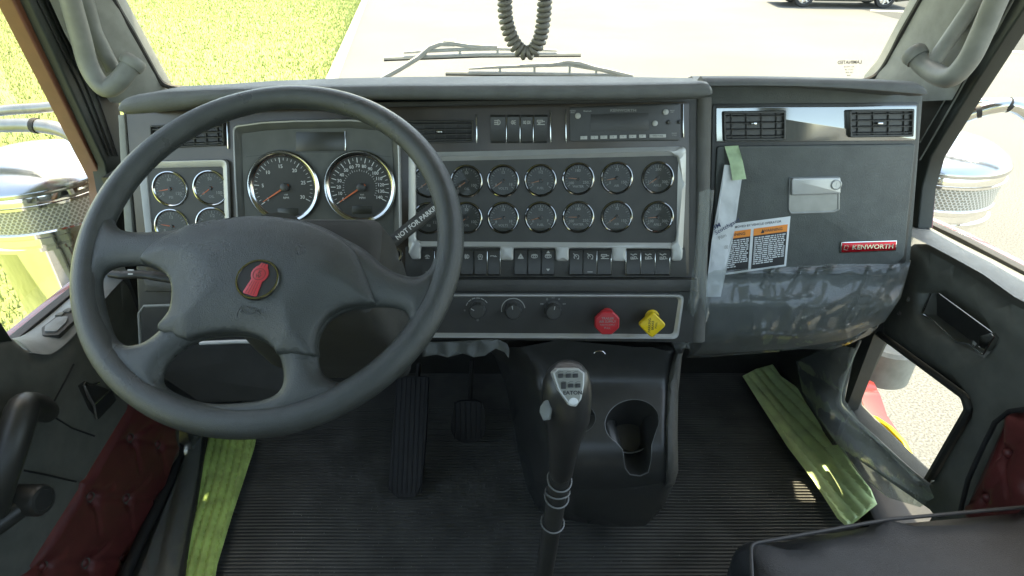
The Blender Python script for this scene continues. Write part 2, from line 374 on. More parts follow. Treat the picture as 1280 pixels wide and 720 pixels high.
add(b_, 'parking_line', M['line'], kind='structure')
# grass blades (nobody could count them)
n = 140000; r_ = np.random.rand(n)**1.5; yy = -1+32*r_; xx = K(yy)-.05-np.random.rand(n)**1.3*np.minimum(13, 4+yy*.9)
h = .03+.04*np.random.rand(n); a = np.random.rand(n)*6.28; w = .006+.007*r_; lx = (np.random.rand(n)-.5)*.05; ly = (np.random.rand(n)-.5)*.05
vv = np.empty((n, 3, 3), np.float32); z0 = GZ+.1
vv[:, 0] = np.stack([xx-w*np.cos(a), yy-w*np.sin(a), np.full(n, z0)], 1); vv[:, 1] = np.stack([xx+w*np.cos(a), yy+w*np.sin(a), np.full(n, z0)], 1)
vv[:, 2] = np.stack([xx+lx, yy+ly, z0+h], 1)
me = bpy.data.meshes.new('grass'); me.vertices.add(3*n); me.vertices.foreach_set('co', vv.ravel()); me.loops.add(3*n); me.loops.foreach_set('vertex_index', np.arange(3*n, dtype=np.int32))
me.polygons.add(n); me.polygons.foreach_set('loop_start', np.arange(0, 3*n, 3, dtype=np.int32)); me.update(); me.validate(); me.materials.append(M['blade'])
o = bpy.data.objects.new('grass', me); col.objects.link(o); props(o, 'short sunlit yellow-green grass of the lawn left of the kerb', 'grass', kind='stuff')

# ---- parked car at the far side of the lot
A_ = PZ(1003, 9, GZ); B_ = PZ(1104, 10.5, GZ); dx = (B_-A_).normalized(); nrm = V((dx.y, -dx.x, 0)); 
if nrm.y > 0: nrm = -nrm
cp = Pl(A_, nrm, dx); wb = (B_-A_).length
M['carpaint'] = mat('dark_olive_car_paint', (.05, .055, .045), .2, coat=1.); M['alloy'] = mat('pale_alloy', (.6, .6, .6), .3, metal=.6)
M['carglass'] = mat('dark_car_glass', (.02, .022, .025), .05)
ct = thing('parked_car', (A_+B_)/2, 'dark olive parked car whose pale alloy wheels show at the top edge beyond the lot', 'car')
b_ = MB(); ol = [(-.85, .22), (-.36, .2), (-.38, .38), (-.2, .62), (0, .68), (.2, .62), (.38, .38), (.38, .2), (wb-.38, .2), (wb-.38, .38), (wb-.2, .62), (wb, .68), (wb+.2, .62), (wb+.38, .38), (wb+.38, .2), (wb+.8, .25), (wb+.85, .6), (wb+.7, .95), (wb+.1, 1.08), (-.7, 1.1), (-.88, .8)]
b_.plate(cp, ol, -1.75, 0, .06, 3); add(b_, 'body', M['carpaint'], ct)
b_ = MB(); b_.plate(cp, [(-.6, 1.08), (wb-.1, 1.06), (wb-.75, 1.62), (.2, 1.7), (-.3, 1.6)], -1.6, -.14, .08, 3); add(b_, 'cabin', M['carpaint'], ct)
for s in ((-.4, 1.12, .45, 1.56), (.52, 1.12, 1.3, 1.58), (1.37, 1.12, wb-.45, 1.5)):
    b_ = MB(); b_.plate(cp, [(s[0], s[1]), (s[2], s[1]), (s[2]-.1, s[3]), (s[0]+.12, s[3])], -.16, -.135, .005); add(b_, 'side_window', M['carglass'], ct)
for k, s in enumerate((0, wb)):
    for side in (0, -1.55):
        b_ = MB(); b_.lathe([(.2, -.2), (.31, -.2), (.33, -.17), (.33, -.03), (.31, 0), (.22, .0), (.2, -.03)], cp.w(s, .33, side), nrm, 28); wh = add(b_, 'wheel', M['rubber'], ct)
        b_ = MB(); b_.lathe([(.225, -.02), (.21, -.005), (.2, -.03)], cp.w(s, .33, side), nrm, 28)
        c_ = (s, .33)
        for q in range(7):
            t = q*2*math.pi/7; u0 = V((math.cos(t), math.sin(t))); p0 = V((-u0.y, u0.x))
            pts = [V(c_)+u0*.03+p0*.035, V(c_)+u0*.03-p0*.035, V(c_)+u0*.21-p0*.02, V(c_)+u0*.21+p0*.02]
            b_.plate(cp, [tuple(x) for x in pts], side-.05, side-.008, .004, 1)
        b_.lathe([(.0, -.003), (.05, -.006), (.055, -.04)], cp.w(s, .33, side), nrm, 12)
        add(b_, 'rim', M['alloy'], wh)

# ---- chrome air cleaners outside the doors
def hexmesh():
    m = bpy.data.materials.new('perforated_chrome'); m.use_nodes = True; N = m.node_tree.nodes; L = m.node_tree.links; b = N['Principled BSDF']
    b.inputs['Metallic'].default_value = .35; b.inputs['Roughness'].default_value = .3
    tc = N.new('ShaderNodeTexCoord'); sp = N.new('ShaderNodeSeparateXYZ'); L.new(tc.outputs['Object'], sp.inputs[0])
    at = N.new('ShaderNodeMath'); at.operation = 'ARCTAN2'; L.new(sp.outputs[0], at.inputs[0]); L.new(sp.outputs[1], at.inputs[1])
    mu = N.new('ShaderNodeMath'); mu.operation = 'MULTIPLY'; mu.inputs[1].default_value = .188; L.new(at.outputs[0], mu.inputs[0])
    def lat(du, dv):
        cb = N.new('ShaderNodeCombineXYZ'); L.new(mu.outputs[0], cb.inputs[0]); L.new(sp.outputs[2], cb.inputs[1])
        vm = N.new('ShaderNodeVectorMath'); vm.operation = 'MULTIPLY_ADD'; vm.inputs[1].default_value = (1/.0115, 1/.0155, 0); vm.inputs[2].default_value = (du, dv, 0); L.new(cb.outputs[0], vm.inputs[0])
        fr = N.new('ShaderNodeVectorMath'); fr.operation = 'FRACTION'; L.new(vm.outputs[0], fr.inputs[0])
        sb = N.new('ShaderNodeVectorMath'); sb.operation = 'SUBTRACT'; sb.inputs[1].default_value = (.5, .5, 0); L.new(fr.outputs[0], sb.inputs[0])
        sc = N.new('ShaderNodeVectorMath'); sc.operation = 'MULTIPLY'; sc.inputs[1].default_value = (1, 1.35, 0); L.new(sb.outputs[0], sc.inputs[0])
        ln = N.new('ShaderNodeVectorMath'); ln.operation = 'LENGTH'; L.new(sc.outputs[0], ln.inputs[0]); return ln.outputs['Value']
    mn = N.new('ShaderNodeMath'); mn.operation = 'MINIMUM'; L.new(lat(0, 0), mn.inputs[0]); L.new(lat(.5, .5), mn.inputs[1])
    r = N.new('ShaderNodeValToRGB'); r.color_ramp.elements[0].position = .30; r.color_ramp.elements[1].position = .38
    r.color_ramp.elements[0].color = (.38, .38, .34, 1); r.color_ramp.elements[1].color = (.8, .8, .78, 1); L.new(mn.outputs[0], r.inputs[0]); L.new(r.outputs[0], b.inputs['Base Color'])
    bp = N.new('ShaderNodeBump'); bp.inputs['Strength'].default_value = .8; bp.inputs['Distance'].default_value = .002; L.new(r.outputs[0], bp.inputs['Height']); L.new(bp.outputs[0], b.inputs['Normal'])
    return m
M['perf'] = hexmesh()
def cleaner(c, label):
    x, y, z = c; t = thing('air_cleaner', (x, y, z-.75), label, 'air cleaner', 'chrome air cleaners beside the cab'); R = .192
    b_ = MB(); b_.lathe([(.0, .052), (.05, .050), (.1, .043), (.145, .030), (.175, .012), (R, -.006), (R+.002, -.012), (R, -.02), (R-.006, -.022)], c, (0, 0, 1), 64); add(b_, 'lid', M['lid'], t)
    b_ = MB(); b_.lathe([(R-.008, -.018), (R-.004, -.03), (R-.004, -.042), (R, -.044), (R, -.05), (R-.006, -.053)], c, (0, 0, 1), 64); add(b_, 'band', M['chrome'], t)
    b_ = MB(); b_.lathe([(R-.006, -.052), (R-.010, -.118)], c, (0, 0, 1), 64); add(b_, 'perforated_screen', M['perf'], t)
    b_ = MB(); b_.lathe([(R-.012, -.112), (R-.006, -.118), (R-.006, -.128), (R-.014, -.134), (R-.012, -.15), (R-.004, -.155), (R-.004, -.165), (R-.02, -.172), (R-.04, -.18)], c, (0, 0, 1), 64); add(b_, 'clamp_ring', M['chrome'], t)
    b_ = MB(); b_.lathe([(R-.035, -.175), (R-.042, -.45), (R-.05, -.6), (R-.09, -.70), (.0, -.75)], c, (0, 0, 1), 64); add(b_, 'canister', M['chrome'], t)
    s = 1 if x < 0 else -1
    for ph in (.55, -1.9):
        a = V((s*math.cos(ph), math.sin(ph)*-1, 0)); p = V(c)+a*(R-.002)+V((0, 0, -.14))
        b_ = MB(); lp = Pl(p, a, (-a.y, a.x, 0)); b_.plate(lp, [(-.012, -.03), (.012, -.03), (.012, .03), (-.012, .03)], -.012, .010, .003); b_.plate(lp, [(-.006, -.045), (.006, -.045), (.006, -.01), (-.006, -.01)], -.01, .016, .002)
        add(b_, 'latch', M['bezel'], t)
cleaner((-1.27, 1.55, .665), 'round chrome air cleaner with perforated band outside the left window')
cleaner((1.225, 1.72, .655), 'round chrome air cleaner with perforated band outside the right window')
M['armgrey'] = mat('grey_satin_tube', (.32, .33, .33), .35, metal=.7)
def mirror_arm(paths, clamps, label, m):
    P0 = paths[0][0][0]; t = thing('mirror_arm', P0[0], label, 'mirror arm', 'mirror arms outside the cab')
    for P, r in paths: b_ = MB(); b_.tube(spline(P[0] if isinstance(P[0], list) else P, 6, False), r, 14); add(b_, 'tube', m, t)
    for c, d in clamps: b_ = MB(); b_.tube([c-d*.006, c+d*.006], .0185, 14); add(b_, 'clamp', M['rubber'], t)
L1 = [PY(-60, 150, 1.5), PY(0, 139, 1.48), PY(50, 135, 1.47), PY(105, 130, 1.46), PY(160, 126, 1.45)]
L2 = [PY(-60, 158, 1.46), PY(0, 157, 1.45), PY(45, 157, 1.44), PY(80, 164, 1.43), PY(104, 182, 1.42), PY(122, 212, 1.41), PY(150, 260, 1.40)]
mirror_arm([([L1], .012), ([L2], .0165)], [(L2[2], (L2[3]-L2[2]).normalized()), (L2[4], (L2[5]-L2[4]).normalized())], 'grey curved mirror arm tubes crossing above the left chrome air cleaner', M['armgrey'])
R1 = [PY(1120, 158, 1.66), PY(1180, 153, 1.62), PY(1222, 139, 1.6), PY(1260, 131, 1.58), PY(1285, 142, 1.57), PY(1330, 180, 1.55)]
R2 = [PY(1120, 132, 1.70), PY(1206, 127, 1.66), PY(1280, 126, 1.62), PY(1340, 122, 1.6)]
mirror_arm([([R1], .018), ([R2], .008)], [(R1[2], (R1[3]-R1[2]).normalized()), (R1[3], (R1[4]-R1[3]).normalized())], 'bright metal mirror arm tubes above the right chrome air cleaner', M['bezel'])

# ================================================================== CAB SHELL
cab = thing('truck_cab', (0, 1.0, 0), 'grey trimmed truck cab shell around the dashboard with windshield and pillars', 'truck cab')
Yw = lambda y: 1.318+.00076*y
XL, XR = -.85, .85
# roof and rear-less shell: sits above the frame and shades the cab
b_ = MB(); b_.plate(Pl((0, 0, 1.74), (0, 0, -1), (1, 0, 0)), rnd([(-.93, -1.12), (.93, -1.12), (.93, .7), (-.93, .7)], .08), -.06, 0, .02); add(b_, 'roof', M['trim'], cab)
b_ = MB(); b_.box((0, 1.36, 1.72), (1.9, .52, .02)); add(b_, 'added_sun_visor', M['redpaint'], cab)  # unseen visor, added and lengthened to keep sun patches out of the cab
def mir(P): return [V((-p.x, p.y, p.z)) for p in P]
# left pillar trim
def lerp(a, b, t): return a+(b-a)*t
def strip(mb, E0, E1, back, bulge=0, n=6, bv=(0, 0, 0)):
    """curved sheet between two polylines, carried back for thickness"""
    bk = V(back); loops = []
    for a, b in zip(E0, E1):
        a, b = V(a), V(b); L = [a+bk]
        for k in range(n+1):
            t = k/n; L.append(a.lerp(b, t)+V(bv)*bulge*math.sin(math.pi*t))
        L.append(b+bk); loops.append(L)
    return mb.loft(loops)
ys = [-300, -120, -60, 0, 40, 80, 108, 128]
e0 = [PY(145+.555*y if y < 108 else 205+(y-108)*.5, y, Yw(y)) for y in ys]
xo = {-300: -75, -120: 10, -60: 35, 0: 62, 40: 80, 80: 102, 108: 122, 128: 138}
e1 = [PX(xo[y], y, XL) for y in ys]
b_ = MB(); strip(b_, e0, e1, (-.01, .05, 0), .012, 8, (.5, -1, 0)); add(b_, 'pillar_trim', M['trim'], cab)
xe = {-300: 1145+165, -120: 1211, -60: 1180, 0: 1150, 40: 1128, 80: 1106, 100: 1089, 125: 1080}
ys2 = [-300, -120, -60, 0, 40, 80, 100, 125]
xo2 = {-300: 1420, -120: 1325, -60: 1296, 0: 1262, 40: 1240, 80: 1216, 100: 1204, 125: 1190}
e0r = [PY(xe[y], y, Yw(y)+.02) for y in ys2]; e1r = [PX(xo2[y], y, XR) for y in ys2]
b_ = MB(); strip(b_, e0r, e1r, (.01, .05, 0), .012, 8, (-.5, -1, 0)); add(b_, 'pillar_trim', M['trim'], cab)
# windshield rubber gasket and glass
gl = [PY(118, -60, Yw(-60)), PY(142, 0, Yw(0)), PY(165, 40, Yw(40)), PY(187, 80, Yw(80)), PY(196, 96, Yw(96)), PY(206, 106, Yw(106)), PY(225, 110, Yw(110)+.01), PY(260, 112, 1.43)]
gr = [PY(1184, -60, Yw(-60)+.02), PY(1151, 0, Yw(0)+.02), PY(1128, 40, Yw(40)+.02), PY(1114, 68, Yw(68)+.02), PY(1100, 90, Yw(90)+.02), PY(1084, 100, Yw(100)+.02), PY(1060, 104, 1.44)]
for g in (gl, gr): b_ = MB(); b_.tube(spline(g, 4, False), .0065, 8); add(b_, 'windshield_gasket', M['rubber'], cab)
WG = Pl((0, 1.47, .90), (0, -math.cos(rad(24)), math.sin(rad(24))))
b_ = MB(); Lp = []
for xx_ in np.linspace(-1, 1, 13):
    c_ = -.10*abs(xx_)**3
    Lp.append([V((xx_*(.80), 1.50+c_, .87)), V((xx_*.79, 1.50-.33+c_, .87+.74))])
b_.loft(Lp, False, False, closed=False); add(b_, 'windshield', M['glass'], cab)
# windshield corner print, seen reversed from inside
wp = Pl(PY(1062, 78, 1.36), (-.1, -.9, .4)); b_ = MB(); text(b_, 'LAMINATED', wp, 0, 0, .010, 0, 0, .02, mirror=True, sx=.9)
for k in range(4): text(b_, ('AS1 M218', 'DOT 24', 'E4 43R', '008')[k], wp, 0, -.009-.006*k, .005, 0, mirror=True)
add(b_, 'glass_print', M['ink'], cab)
for c_, d_ in (((-.768, 1.40, .76), (.155, .42, .02)), ((.79, 1.475, .76), (.10, .23, .02))): b_ = MB(); b_.box(c_, d_); add(b_, 'sun_block_filler', M['black'], cab)  # boxes added in the dash-to-door gaps to cut sun patches
# floor pan, firewall, tunnel sides
b_ = MB(); b_.box((0, .6, -.03), (1.72, 2.1, .04)); add(b_, 'floor_pan', M['dark'], cab)
b_ = MB(); b_.loft([[(-.86, 1.50, -.01), (.86, 1.50, -.01), (.86, 1.56, .0), (-.86, 1.56, 0)], [(-.86, 1.56, .35), (.86, 1.56, .35), (.86, 1.62, .35), (-.86, 1.62, .35)], [(-.86, 1.55, .80), (.86, 1.55, .80), (.86, 1.61, .80), (-.86, 1.61, .80)]]); add(b_, 'firewall', M['black'], cab)
b_ = MB(); b_.box((0, 1.60, .74), (1.74, .10, .10)); add(b_, 'cowl', M['black'], cab)
for s in (-1, 1): b_ = MB(); b_.box((s*.845, 1.34, .30), (.03, .40, .62)); add(b_, 'kick_panel', M['dark'], cab)

b_ = MB(); b_.box((0, -.72, .52), (1.80, .05, 1.10)); b_.box((0, -.72, 1.66), (1.80, .05, .18)); b_.box((-.80, -.72, 1.32), (.24, .05, .5)); b_.box((.80, -.72, 1.32), (.24, .05, .5)); add(b_, 'rear_wall', M['trim'], cab)
for s in (-1, 1): b_ = MB(); b_.box((s*.90, -.22, .40), (.05, .95, .86)); b_.box((s*.90, -.50, 1.28), (.05, .40, .92)); b_.box((s*.905, .55, .24), (.04, .60, .54)); add(b_, 'side_wall', M['door'], cab)
# grab handles on the pillars
def grab(P1, P2, cap, label, side):
    t = thing('grab_handle', P1[-1], label, 'grab handle', 'grab handles on the windshield pillars')
    b_ = MB(); S = spline(P1, 7, False); b_.tube(S, [.0178]*len(S), 18); add(b_, 'grip', M['grab'], t)
    b_ = MB(); b_.tube(P2, .014, 14); add(b_, 'inner_rib', M['grab'], t)
    d = (S[-1]-S[-4]).normalized(); b_ = MB(); b_.lathe([(.0205, -.012), (.0225, -.004), (.0225, .004), (.019, .010), (.0, .012)], S[-1], d, 20, True); add(b_, 'end_cap', M['grab'], t)
G1 = [PY(60, -110, 1.20), PY(75, -50, 1.21), PY(88, 0, 1.215), PY(100, 43, 1.22), PY(112, 85, 1.22), PY(131, 110, 1.215), PY(150, 100, 1.225), PY(166, 78, 1.25)]
grab(G1, [PY(80, -110, 1.27), PY(107, 0, 1.27), PY(118, 40, 1.27), PY(142, 88, 1.27)], None, 'grey padded grab handle on the left windshield pillar above the steering wheel', -1)
G2 = [PX(1300, -110, .80), PX(1272, -55, .80), PX(1245, 0, .80), PX(1227, 42, .80), PX(1209, 77, .797), PX(1186, 97, .79), PY(1160, 86, 1.205), PY(1143, 68, 1.24)]
grab(G2, [PX(1268, -110, .83), PX(1220, 0, .83), PX(1197, 34, .82), PX(1168, 76, .80)], None, 'grey padded grab handle on the right windshield pillar above the passenger vents', 1)

# ================================================================== DOORS
def hp(L, X): return [PX(x, y, X) for x, y in L]
def xplate(mb, L, X, th, bev=.004, s=1):
    """thick plate lying in the plane x = X, drawn from photograph pixels; faces the cab"""
    pl = Pl((X, 0, 0), (-s, 0, 0), (0, 1, 0)); return mb.plate(pl, pl.pts(L), -th, 0, bev, 3)
ld = thing('driver_door', (XL, .9, .1), 'left truck door with grey top, dark vinyl panel and red tufted inset', 'truck door')
PLX = Pl((XL, 0, 0), (1, 0, 0), (0, 1, 0))
def doorskin(mb, L, X, holes=(), s=1, th=.05, bulge=.012, w=.03, sp=.03, fn=None):
    pl = Pl((X, 0, 0), (-s, 0, 0), (0, 1, 0)); O = pl.pts(L); H = [pl.pts(h) for h in holes]
    f = lambda a, b, d: pl.w(a, b, bulge*math.sqrt(max(0, 1-(1-min(d/w, 1))**2))-(fn(a, b) if fn else 0))
    return skin(mb, O, H, sp, f, (s*th, 0, 0), rings=(w*.06, w*.2, w*.45, w*.8))
DL = [(-160, 330), (14, 423), (30, 437), (60, 441), (84, 424), (108, 398), (150, 350), (176, 330), (190, 420), (222, 532), (222, 570), (150, 722), (110, 820), (-300, 820)]
b_ = MB(); doorskin(b_, DL, XL, s=-1); add(b_, 'panel', M['door'], ld)
b_ = MB(); TL = [(22, 426), (60, 398), (90, 372), (128, 339), (180, 300), (186, 318), (150, 352), (108, 400), (84, 426), (60, 442), (40, 441)]
EU = [PX(x, y, -.905) for x, y in ((12, 424), (32, 418), (60, 397), (90, 371), (128, 338), (182, 297))]; EL = [PX(x, y, -.838) for x, y in ((40, 441), (64, 442), (88, 424), (110, 398), (150, 353), (188, 318))]
EU, EL = spline(EU, 5, False), spline(EL, 5, False)
strip(b_, EU, EL, (-.06, 0, -.012), .010, 8, (.2, 0, 1)); add(b_, 'top_trim', M['arm'], ld)
n_ = (EL[12]-EU[12]).cross(EU[16]-EU[8]).normalized(); LT = Pl((EU[12]+EL[12])/2+V((0, 0, .011)), n_*(1 if n_.z > 0 else -1))
def tplate(mb, L, h0, h1, r=0): q = ccw(LT.pts(L)); q = rnd(q, r) if r else q; return mb.plate(LT, q, h0, h1, .001)
b_ = MB(); xplate(b_, [(14, 421), (90, 359), (130, 326), (131, 333), (92, 367), (19, 428)], XL-.085, .02, .002, -1); add(b_, 'painted_sill', M['redpaint'], ld)
b_ = MB(); xplate(b_, [(18, 426), (92, 365), (135, 330), (136, 338), (94, 373), (26, 432)], XL-.058, .02, .002, -1); add(b_, 'window_gasket', M['rubber'], ld)
b_ = MB(); xplate(b_, [(-90, 300), (-40, 365), (0, 396), (14, 418), (20, 428), (-4, 428), (-60, 400)], XL+.008, .05, .008, -1); add(b_, 'window_rear_frame', M['seal'], ld)
# window switch
sw = MB(); tplate(sw, [(53, 421), (52, 411), (84, 386), (97, 387), (93, 402), (74, 420)], -.02, .003, .006); swo = add(sw, 'switch_plate', M['dark'], ld)
b_ = MB(); tplate(b_, [(56, 417), (57, 410), (72, 399), (86, 398), (83, 406), (71, 417)], .002, .006, .004); add(b_, 'rocker', M['arm'], swo)
b_ = MB(); tplate(b_, [(69, 397), (75, 393), (82, 393), (77, 397)], .002, .006); tplate(b_, [(79, 392), (84, 388), (91, 388.5), (87, 393)], .002, .006); add(b_, 'lock_button', M['door'], swo)
# panel crease lines as recessed dark strips
pl_ = Pl((XL, 0, 0), (1, 0, 0), (0, 1, 0))
b_ = MB()
for L_ in ([(92, 455), (80, 478), (63, 510), (66, 520), (90, 535), (118, 545)], [(30, 588), (60, 594), (95, 602)]):
    b_.tube([PX(x, y, XL+.0125) for x, y in L_], .0018, 6)
add(b_, 'panel_seam', M['rubber'], ld)
b_ = MB(); xplate(b_, [(98, 482), (106, 476), (140, 488), (146, 500), (124, 524), (112, 512)], XL+.0135, .008, .001, -1); la = add(b_, 'latch_recess', M['black'], ld)
b_ = MB(); b_.tube(hp([(104, 483), (107, 478), (112, 482), (124, 478)], XL+.018), .0022, 8); b_.tube(hp([(105, 482), (111, 496), (117, 506), (121, 523)], XL+.018), [.0025, .004, .003, .0015], 8); b_.tube(hp([(117, 506), (128, 496), (140, 486)], XL+.018), .0018, 8); add(b_, 'latch_trim', M['chrome'], la)
# pull bar with round boss
Hh = [PX(-8, 640, XL+.05), PX(2, 600, XL+.075), PX(14, 560, XL+.085), PX(24, 525, XL+.085), PX(31, 508, XL+.078), PX(48, 509, XL+.05), PX(58, 515, XL+.01)]
b_ = MB(); S = spline(Hh, 6, False); b_.tube(S, [.019+.004*math.sin(math.pi*i/len(S)) for i in range(len(S))], 16); add(b_, 'pull_bar', M['black'], ld)
c0 = PX(18, 625, XL+.02); ax = V((1, -.1, .12)).normalized()
b_ = MB(); b_.lathe([(.026, -.02), (.026, .05), (.022, .056), (.017, .057), (.0165, .0555), (.0, .0555)], c0, ax, 28); kn = add(b_, 'pull_boss', M['black'], ld)
b_ = MB(); b_.tube([c0-V((.0, .06, 0)), c0+ax*.03], .018, 12); add(b_, 'pull_arm', M['black'], ld)
# upper window frame and glass
b_ = MB(); xplate(b_, [(-60, -160), (30, -160), (66, -20), (80, 10), (106, 62), (134, 112), (148, 118), (158, 190), (170, 300), (150, 330), (128, 330), (140, 250), (132, 205), (37, 0), (2, -75)], XL-.012, .03, .004, -1); add(b_, 'window_frame', M['seal'], ld)
b_ = MB(); xplate(b_, [(-40, -120), (-14, -120), (20, -38), (36, -2), (142, 214), (150, 330), (132, 330), (128, 224), (16, 0)], XL-.03, .03, .004, -1); add(b_, 'outer_frame', M['brownpaint'], ld)
b_ = MB()
for dx_ in (10, 19, 30): b_.tube(hp([(36+dx_*1.1, 0), (90+dx_*.9, 105), (132+dx_*.5, 195)], XL-.010), .0016, 6)
add(b_, 'seal_bead', M['rubber'], ld)
b_ = MB(); g = hp([(-120, -200), (20, 0), (130, 220), (140, 330), (20, 425), (-160, 330)], XL-.072); b_.add(g, [tuple(range(6))]); add(b_, 'window_glass', M['glass'], ld)
# tufted red vinyl inset
def tufted(name, L, X, s, btn, seams, parent, label=None):
    pl = Pl((X, 0, 0), (-s, 0, 0), (0, 1, 0)); O = rnd(ccw(pl.pts(L)), .02, 4); B = [pl.px(*b) for b in btn]; S = [[pl.px(*q) for q in sm] for sm in seams]
    def segd(a, b, sm):
        best = 9
        for p, q in zip(sm, sm[1:]):
            vx, vy = q[0]-p[0], q[1]-p[1]; l2 = vx*vx+vy*vy; t = max(0, min(1, ((a-p[0])*vx+(b-p[1])*vy)/l2)); best = min(best, math.hypot(a-p[0]-vx*t, b-p[1]-vy*t))
        return best
    def f(a, b, d):
        h = .016*math.sqrt(max(0, 1-(1-min(d/.03, 1))**2))
        for q in B: r = math.hypot(a-q[0], b-q[1]); h -= .013*math.exp(-(r/.016)**2)
        for sm in S: r = segd(a, b, sm); h -= .0035*math.exp(-(r/.005)**2)
        h += .002*mnoise.noise(V((a*14, b*14, 3)))
        return pl.w(a, b, h)
    mb = MB(); skin(mb, O, [], .0055, f, (s*.02, 0, 0), rings=(.002, .006, .012, .02)); u = add(mb, name, M['burgundy'], parent, label, sharp=70)
    for q in B: mb = MB(); mb.lathe([(.0, .0085), (.005, .0075), (.0085, .004), (.009, 0), (.006, -.004)], pl.w(q[0], q[1], .002), pl.n, 16); add(mb, 'button', M['burgundy'], u)
bl = [(159, 547), (194, 555), (109, 621), (154, 623), (191, 625), (103, 704), (49, 708), (150, 698)]
sm = [[(159, 547), (125, 553)], [(159, 547), (194, 555), (222, 557)], [(159, 547), (166, 590)], [(159, 547), (181, 530)], [(194, 555), (200, 590)], [(109, 621), (78, 617)], [(109, 621), (154, 623), (191, 625)], [(109, 621), (116, 668)], [(109, 621), (133, 607)], [(154, 623), (178, 596)],
      [(154, 623), (158, 662)], [(49, 708), (103, 704), (150, 698)], [(103, 704), (127, 678)], [(49, 708), (70, 690)], [(103, 704), (106, 740)]]
tufted('tufted_inset', [(158, 500), (178, 498), (216, 528), (222, 560), (194, 640), (148, 722), (100, 800), (-40, 800), (19, 720), (95, 602)], XL+.006, -1, bl, sm, ld)

# right door
rd = thing('passenger_door', (XR, .9, .1), 'right truck door with low clear window, pull pocket and grey top edge', 'truck door')
HW = rnd([(1097, 412), (1213, 498), (1216, 520), (1162, 606), (1082, 530), (1059, 497)], [.01, .04, .03, .02, .03, .03])
DR = [(1128, 318), (1146, 305), (1165, 316), (1195, 332), (1229, 352), (1268, 380), (1420, 460), (1560, 540), (1700, 900), (1240, 900), (1165, 640), (1050, 560), (1030, 505), (1062, 440), (1112, 380)]
plr = Pl((XR, 0, 0), (-1, 0, 0), (0, 1, 0))
def rpts(L): return L
Hh = [(1097, 412), (1213, 496), (1218, 512), (1164, 604), (1156, 604), (1084, 532), (1058, 505), (1060, 492)]
pk = [(1150, 366), (1172, 366), (1243, 418), (1246, 430), (1230, 448), (1196, 430), (1180, 417), (1150, 394)]
b_ = MB(); O = plr.pts(DR); H = [rnd(ccw(plr.pts(Hh)), .012, 3), rnd(ccw(plr.pts(pk)), .006, 3)]
cr = [plr.px(1140, 322), plr.px(1280, 428)]
def rf(a, b, d):
    h = .012*math.sqrt(max(0, 1-(1-min(d/.02, 1))**2))
    t = (a-cr[0][0])/(cr[1][0]-cr[0][0]); line = cr[0][1]+t*(cr[1][1]-cr[0][1]); e = line-b
    h += .006/(1+math.exp(-e/.006))-.003; return plr.w(a, b, h)
skin(b_, O, H, .018, rf, (.035, 0, 0), rings=(.0012, .004, .009, .016)); add(b_, 'panel', M['door'], rd, sharp=60)
b_ = MB(); strip(b_, [PX(x, y, .905) for x, y in ((1140, 272), (1165, 286), (1200, 304), (1240, 324), (1280, 345), (1420, 418))], [PX(x, y, .832) for x, y in ((1140, 296), (1165, 308), (1195, 324), (1229, 343), (1268, 371), (1420, 450))], (.06, 0, -.012), .005, 8, (-.2, 0, 1)); add(b_, 'top_trim', M['arm'], rd)
b_ = MB(); xplate(b_, [(1146, 272), (1200, 297), (1280, 339), (1420, 412), (1420, 420), (1280, 346), (1200, 304), (1146, 279)], XR+.058, .02, .002); add(b_, 'window_gasket', M['rubber'], rd)
b_ = MB(); xplate(b_, [(1146, 268), (1200, 292), (1280, 334), (1420, 406), (1420, 414), (1280, 340), (1200, 298), (1146, 273)], XR+.085, .02, .002); add(b_, 'painted_sill', M['redpaint'], rd)
b_ = MB(); xplate(b_, pk, XR+.035, .006, 0); pko = add(b_, 'pull_pocket', M['black'], rd)
b_ = MB(); b_.tube(hp([(1153, 393), (1166, 400), (1180, 414), (1196, 428), (1212, 431), (1228, 443)], XR-.022), .0018, 8); b_.tube(hp([(1163, 367), (1153, 391)], XR-.022), .0022, 8); b_.tube(hp([(1243, 420), (1229, 443)], XR-.020), .0014, 8); add(b_, 'pocket_trim', M['bezel'], pko)
b_ = MB(); xplate(b_, [(1224, 420), (1238, 416), (1243, 422), (1232, 438), (1222, 434)], XR-.018, .012, .002); add(b_, 'lock_tab', M['bezel'], rd)
def padlock(mb, pl, a, b, s, h, open_=False):
    mb.plate(pl, [(a-s, b-s), (a+s, b-s), (a+s, b+.3*s), (a-s, b+.3*s)], h-.0003, h, 0)
    o = s*.8 if open_ else 0
    P = [pl.w(a+s*.6*math.cos(t)+o, b+.3*s+s*.9*math.sin(t), h) for t in np.linspace(0, math.pi, 7)]; mb.tube(P, s*.15, 5)
b_ = MB()
for (x, y, op) in ((1154, 374, 0), (1143, 392, 1), (1231, 430, 0)):
    a, b = plr.px(x, y); padlock(b_, plr, a, b, .0045, .0195 if x > 1200 else .031, op)
add(b_, 'lock_icon', M['dimwhite'], rd)
# low window: rubber frame and pane
b_ = MB(); hh = ccw(rnd(ccw(plr.pts(Hh)), .012, 3)); b_.frame(plr, offset(hh, -.006), offset(hh, .006), [(0, .010), (.2, .017), (.8, .017), (1, .010), (1, -.028)]); add(b_, 'low_window_frame', M['dark'], rd)
b_ = MB(); b_.add([plr.w(a, b, -.026) for a, b in hh], [tuple(range(len(hh)))]); add(b_, 'low_window', M['glass'], rd)
